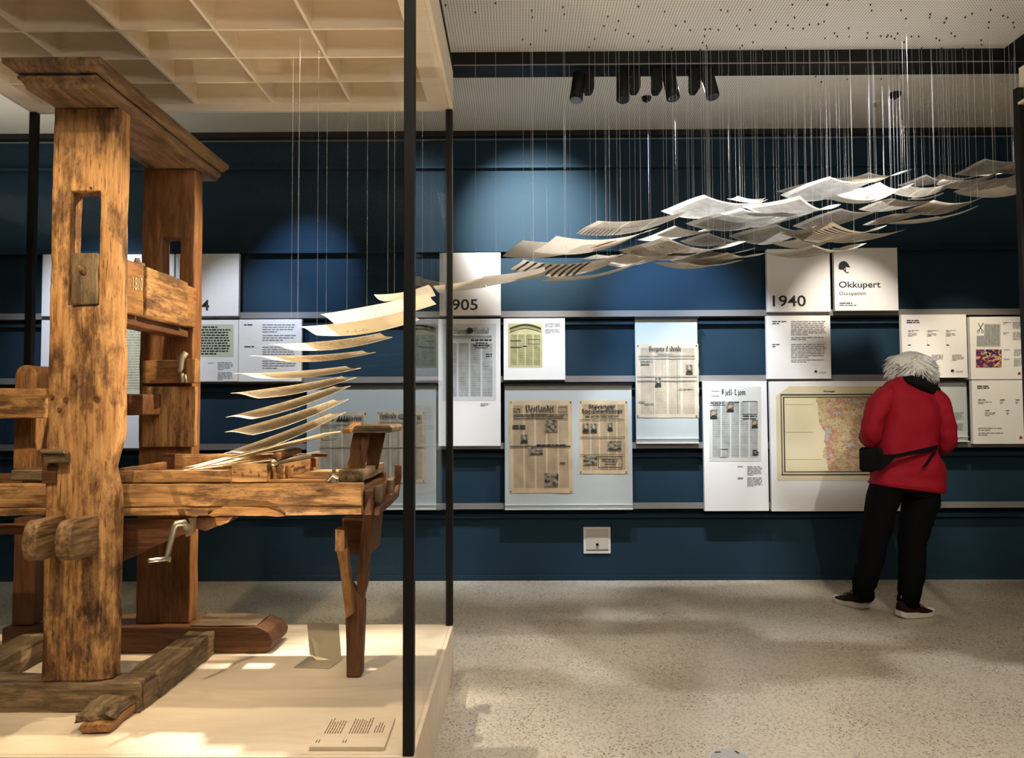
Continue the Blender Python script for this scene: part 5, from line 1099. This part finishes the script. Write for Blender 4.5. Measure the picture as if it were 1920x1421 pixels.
def loft(bm, rings, seg=28, cap0=False, cap1=False, fold=0, seed=0, fs=10):
    """rings: (centre, half width, half depth[, axis dir])"""
    R_ = []
    for i, rg in enumerate(rings):
        c, a, b = rg[:3]; t = (rings[min(i + 1, len(rings) - 1)][0] - rings[max(i - 1, 0)][0]).normalized()
        if len(rg) > 3: t = Vector(rg[3]).normalized()
        y = Vector((0, 1, 0)); x = y.cross(t)
        if x.length < .2: x = Vector((1, 0, 0))
        x.normalize(); y2 = t.cross(x).normalized(); row = []
        for k_ in range(seg):
            an = 2 * math.pi * k_ / seg; cs, sn = math.cos(an), math.sin(an)
            e = .82; cx_ = math.copysign(abs(cs) ** e, cs); sy = math.copysign(abs(sn) ** e, sn)
            p_ = c + x * a * cx_ + y2 * b * sy
            if fold:
                f_ = noise.noise(Vector((cs * 1.5 + seed, sn * 1.5, 0)) + c * fs) + .5 * noise.noise(Vector((cs * 3 + seed, sn * 3, 4)) + c * fs * 2)
                p_ += (x * cs + y2 * sn) * fold * f_
            row.append(bm.verts.new(p_))
        R_.append(row)
    for r0, r1 in zip(R_, R_[1:]):
        for k_ in range(seg): bm.faces.new((r0[k_], r0[(k_ + 1) % seg], r1[(k_ + 1) % seg], r1[k_]))
    if cap0: bm.faces.new(R_[0][::-1])
    if cap1: bm.faces.new(R_[-1])
    return R_
def dense(rings, n):
    out = []
    for i in range(len(rings) - 1):
        for k_ in range(n):
            u = k_ / n; u2 = u * u * (3 - 2 * u) * .5 + u * .5; a, b = rings[i], rings[i + 1]; out.append((a[0].lerp(b[0], u), a[1] + (b[1] - a[1]) * u2, a[2] + (b[2] - a[2]) * u2))
    out.append(rings[-1]); return out
px = PYD / F
RED = plain('red_jacket_cloth', (.27, .004, .014), .75, 0, .2, bump=.3, bscale=300)
TRS = plain('black_trouser_cloth', (.004, .004, .004), .95, 0, .05)
def tr(cx, cy, hw, hd, dy=0): return (Q(cx, cy, dy), hw * px, hd)
# jacket trunk
bm = bmesh.new()
tk = [tr(1700, 917, 66, .155), tr(1701, 908, 68, .162), tr(1701, 885, 65, .160), tr(1699, 862, 57, .148), tr(1698, 845, 54, .140), tr(1698, 815, 53, .148, .01), tr(1700, 785, 56, .155, .02), tr(1702, 760, 58, .15, .03), tr(1704, 744, 56, .13, .045), tr(1706, 731, 46, .11, .06), tr(1707, 722, 34, .09, .075), tr(1708, 716, 25, .075, .09)]
loft(bm, dense(tk, 4), 40, True, True, .018, 2, 10)
# bowed hem a little lower in front: keep; sleeves in the same garment
def sleeve(pts, seed):
    loft(bm, dense(pts, 6), 24, True, True, .015, seed, 15)
sleeve([(Q(1672, 737, .03), .070, .085), (Q(1653, 751, .0), .070, .085), (Q(1639, 778, -.02), .062, .075), (Q(1632, 806, -.02), .057, .068), (Q(1632, 820, .01), .058, .064), (Q(1641, 829, .10), .052, .056), (Q(1654, 836, .25), .044, .046)], 5)
sleeve([(Q(1738, 741, .03), .070, .085), (Q(1757, 757, .0), .072, .085), (Q(1767, 785, -.02), .066, .078), (Q(1772, 812, -.02), .060, .072), (Q(1771, 832, .01), .060, .064), (Q(1763, 840, .10), .054, .056), (Q(1750, 842, .25), .044, .046)], 9)
jk = mk('jacket', bm, RED, person, True)
ss = jk.modifiers.new('s', 'SUBSURF'); ss.levels = 1; ss.render_levels = 1
# hood folded on the back
bm = bmesh.new()
for v_, (cx, cy, hw, r_) in enumerate(((1706, 731, 45, .030), (1708, 741, 38, .024))):
    pts = [Q(cx + hw * math.cos(a_), cy + (12 + 6 * v_) * math.sin(a_), -.02 - .055 * math.sin(a_) * (1 if v_ == 0 else 1.25)) for a_ in [math.pi * i / 14 for i in range(15)]]
    pts = [Vector((p_.x, p_.y + .02, p_.z)) for p_ in pts]
    tube(bm, pts, [r_ * 1.15 * (.5 + .5 * math.sin(math.pi * (i + 1) / 16)) for i in range(15)], 12)
disp(bm, .006, 16, 3); hd_ = mk('hood', bm, RED, person, True)
# dark collar scarf
SCF = plain('black_scarf', (.007, .007, .006), .95, 0, .1, bump=.6, bscale=150)
bm = bmesh.new()
tube(bm, [Q(1690, 712, .02), Q(1708, 713, -.06), Q(1728, 720, -.08), Q(1745, 730, -.055), Q(1752, 734, .02)], [.018, .030, .034, .032, .02], 14); tube(bm, [Q(1690, 712, .04), Q(1720, 710, .02), Q(1752, 724, .06)], [.03, .04, .03], 12)
bmesh.ops.create_uvsphere(bm, u_segments=14, v_segments=10, radius=.020, matrix=Matrix.Translation(Q(1757, 730, -.03))); disp(bm, .005, 25, 7); mk('scarf', bm, SCF, person, True)
# trousers
bm = bmesh.new()
loft(bm, dense([tr(1699, 900, 56, .13), tr(1697, 918, 60, .135), tr(1695, 925, 57, .12)], 3), 32, True, True)
lf = [(Q(1666, 905), 27 * px, .120), (Q(1654, 940), 25 * px, .115), (Q(1647, 975), 23 * px, .10), (Q(1640, 1010, .01), 22 * px, .088), (Q(1630, 1060, .01), 20 * px, .08), (Q(1620, 1095, .0), 18 * px, .075), (Q(1620, 1110, .0), 15 * px, .065), (Vector((FL_.x - .0, FL_.y + .02, .075)), 14 * px, .06)]
rt = [(Q(1728, 905), 30 * px, .120), (Q(1726, 940), 28 * px, .115), (Q(1717, 975), 27 * px, .10), (Q(1711, 1010, .0), 23 * px, .085), (Q(1709, 1060, -.01), 21 * px, .08), (Q(1706, 1105, -.02), 18 * px, .076), (Q(1704, 1125, -.03), 15 * px, .068), (Vector((FR_.x + .015, FR_.y + .02, .07)), 14 * px, .065)]
loft(bm, dense(lf, 4), 28, True, True, .010, 3, 14); loft(bm, dense(rt, 4), 28, True, True, .010, 8, 14)
mk('trousers', bm, TRS, person, True)
# shoes
SHO = plain('dark_maroon_mesh', (.018, .006, .009), .8, 0, .15, bump=.5, bscale=400); SOL = plain('pale_sole', (.62, .58, .50), .6); LAC = plain('black_lace', (.01, .01, .01), .8)
def shoe(heel, ang, label):
    L_ = .255; M_ = Matrix.Translation(heel) @ Matrix.Rotation(ang, 4, 'Z')   # local +x towards the toe
    def T(x, y, z): return M_ @ Vector((x, y, z))
    def outline(u): return .036 + .012 * math.sin(math.pi * min(1, u * 1.05)) + (.006 if u > .55 else 0) - (.030 * max(0, (u - .85) / .15) ** 2) - .012 * max(0, (.08 - u) / .08)
    prof = [0, .03, .1, .25, .4, .55, .7, .82, .92, .97, 1.0]
    s_ = thing_part('sole', person, SOL); bm = bmesh.new(); rows = []
    for u in prof:
        w = outline(u); z0 = .003 + .016 * max(0, (u - .75) / .25) ** 2 + .010 * max(0, (.12 - u) / .12); h_ = .034 if u < .5 else .026
        rows.append([bm.verts.new(T(u * L_, s * w, z)) for s, z in ((-1, z0), (1, z0), (1.04, z0 + h_), (-1.04, z0 + h_))])
    for a, b in zip(rows, rows[1:]):
        for k_ in range(4): bm.faces.new((a[k_], a[(k_ + 1) % 4], b[(k_ + 1) % 4], b[k_]))
    bm.faces.new(rows[0]); bm.faces.new(rows[-1][::-1]); so = mk('shoe_sole', bm, SOL, person)
    bm = bmesh.new(); rr_ = []
    for u in prof:
        w = outline(u) * .94; top = .105 - .0 * u if u < .22 else (.105 - (u - .22) * .085 if u < .6 else .0727 - (u - .6) * .10); z0 = .032 + .010 * max(0, (u - .75) / .25) ** 2; row = []
        for k_ in range(9):
            a_ = math.pi * k_ / 8; row.append(bm.verts.new(T(u * L_ + (.004 if u == 0 else 0), w * math.cos(a_), z0 - .004 + (top - z0) * math.sin(a_) ** .7)))
        rr_.append(row)
    for a, b in zip(rr_, rr_[1:]):
        for k_ in range(8): bm.faces.new((a[k_], a[k_ + 1], b[k_ + 1], b[k_]))
    bm.faces.new(rr_[0]); bm.faces.new(rr_[-1][::-1])
    for f_ in list(bm.faces): pass
    mk('shoe_upper', bm, SHO, person, True)
    bm = bmesh.new()
    for i in range(4): x = .10 + .022 * i; tube(bm, [T(x, -.026, .083 - i * .006), T(x + .006, 0, .096 - i * .008), T(x, .026, .083 - i * .006)], .003, 6)
    for sx in (-1, 1): tube(bm, [T(.10, 0, .098), T(.09, sx * .02, .112), T(.112, sx * .03, .100), T(.10, 0, .098)], .0025, 6)
    mk('shoe_laces', bm, LAC, person)
    bm = bmesh.new(); tube(bm, [T(.06, 0, .085), T(.06, 0, .13)], [.030, .030], 12); mk('sock', bm, plain('pale_sock', (.5, .47, .45), .9), person, True)
def thing_part(*a): return None
hl = PZ(1629, 1143, 0); shoe(Vector((hl.x, hl.y, 0)), R(180 - 60), 'left')
hr = PZ(1684, 1158, 0); shoe(Vector((hr.x, hr.y, 0)), R(14), 'right')
# hair
HAIR = plain('white_grey_hair', (.80, .78, .73), .5, bump=.4, bscale=120)
bm = bmesh.new(); hc = Q(1707, 690, .115)
bmesh.ops.create_icosphere(bm, subdivisions=4, radius=1, matrix=Matrix.Identity(4))
for v in bm.verts:
    d = v.co.copy(); n_ = noise.noise(d * 3) * .05 + noise.noise(d * 9) * .03
    v.co = hc + Vector((d.x * .116, d.y * .118, d.z * (.104 if d.z > 0 else .092))) * (1 + n_)
    if d.y > .55 and d.z < .35: v.co.y = min(v.co.y, hc.y + .06)
mk('hair', bm, HAIR, person, True)
bm = bmesh.new(); rh = random.Random(5)
for i in range(1500):
    th = rh.uniform(-math.pi, 0) if rh.random() < .8 else rh.uniform(0, math.pi); ph = math.acos(rh.uniform(-.55, 1)); d = Vector((math.cos(th) * math.sin(ph), math.sin(th) * math.sin(ph), math.cos(ph)))
    if d.y > .5 and d.z < .3: continue
    p_ = hc + Vector((d.x * .113, d.y * .115, d.z * (.102 if d.z > 0 else .09))); pts = [p_]; side = 1 if d.x + rh.uniform(-.4, .4) > 0 else -1
    dirn = (Vector((side * .65, d.y * .25, -.75 - .3 * (1 - d.z))) + d * .35).normalized(); L_ = rh.uniform(.045, .085)
    for k_ in range(1, 6):
        u = k_ / 5; wv = Vector((noise.noise(p_ * 18 + Vector((u * 2, 0, i * .002))), noise.noise(p_ * 18 + Vector((0, u * 2, 9))), noise.noise(p_ * 18 + Vector((7, 0, u * 2)))))
        q_ = pts[-1] + (dirn + wv * .7) * L_ / 5; e = q_ - hc; rr_ = math.sqrt((e.x / .120) ** 2 + (e.y / .122) ** 2 + (e.z / .108) ** 2)
        if rr_ < 1.0: q_ = hc + e / rr_
        pts.append(q_)
    tube(bm, pts, [.0022, .0028, .0026, .0022, .0016, .0006], 4)
mk('hair_strands', bm, HAIR, person, True)
# waist bag
t = thing('waist_bag', 'black waist bag on a strap around the red jacket', 'bag', Q(1640, 886, -.02))
bm = bmesh.new(); c = Q(1637, 862, .02); 
bmesh.ops.create_cube(bm, size=1, matrix=Matrix.Translation(c) @ Matrix.Rotation(R(25), 4, 'Z') @ Matrix.Diagonal((.075, .17, .155, 1))); bmesh.ops.bevel(bm, geom=list(bm.edges), offset=.022, segments=4, profile=.5, affect='EDGES'); disp(bm, .004, 14, 2); mk('pouch', bm, plain('black_nylon', (.006, .006, .007), .8, 0, .1), t, True)
STR = plain('black_webbing', (.005, .005, .006), .9, 0, .1)
def belt(name, pts, w0, w1):
    bm = bmesh.new(); rows = []
    for i, p_ in enumerate(pts):
        w = w0 + (w1 - w0) * i / (len(pts) - 1); rows.append([bm.verts.new(p_ + Vector((0, dy, s * w))) for dy, s in ((0, 1), (0, -1), (.006, -1), (.006, 1))])
    for a, b in zip(rows, rows[1:]):
        for k_ in range(4): bm.faces.new((a[k_], a[(k_ + 1) % 4], b[(k_ + 1) % 4], b[k_]))
    bm.faces.new(rows[0]); bm.faces.new(rows[-1][::-1]); return mk(name, bm, STR, t)
def onback(px_, py_): 
    u = (px_ - 1700) / 62; return Q(px_, py_, -.162 * max(0, 1 - min(1, abs(u)) ** 2.6) ** .42 - .040)
belt('strap_wing', [onback(x, y) for x, y in ((1645, 864), (1655, 866), (1665, 862), (1675, 857))], .060, .018)
belt('strap', [onback(x, y) for x, y in ((1668, 858), (1680, 855), (1692, 853), (1704, 850), (1716, 848), (1728, 845), (1740, 843), (1750, 840), (1758, 838))], .012, .013)
bm = bmesh.new(); a = onback(1753, 846); b = onback(1733, 874); b.y -= .01; s = Vector((.016, 0, .010)); prism(bm, [a - s, a + s, b + s, b - s], (0, .005, 0)); mk('strap_tail', bm, STR, t)
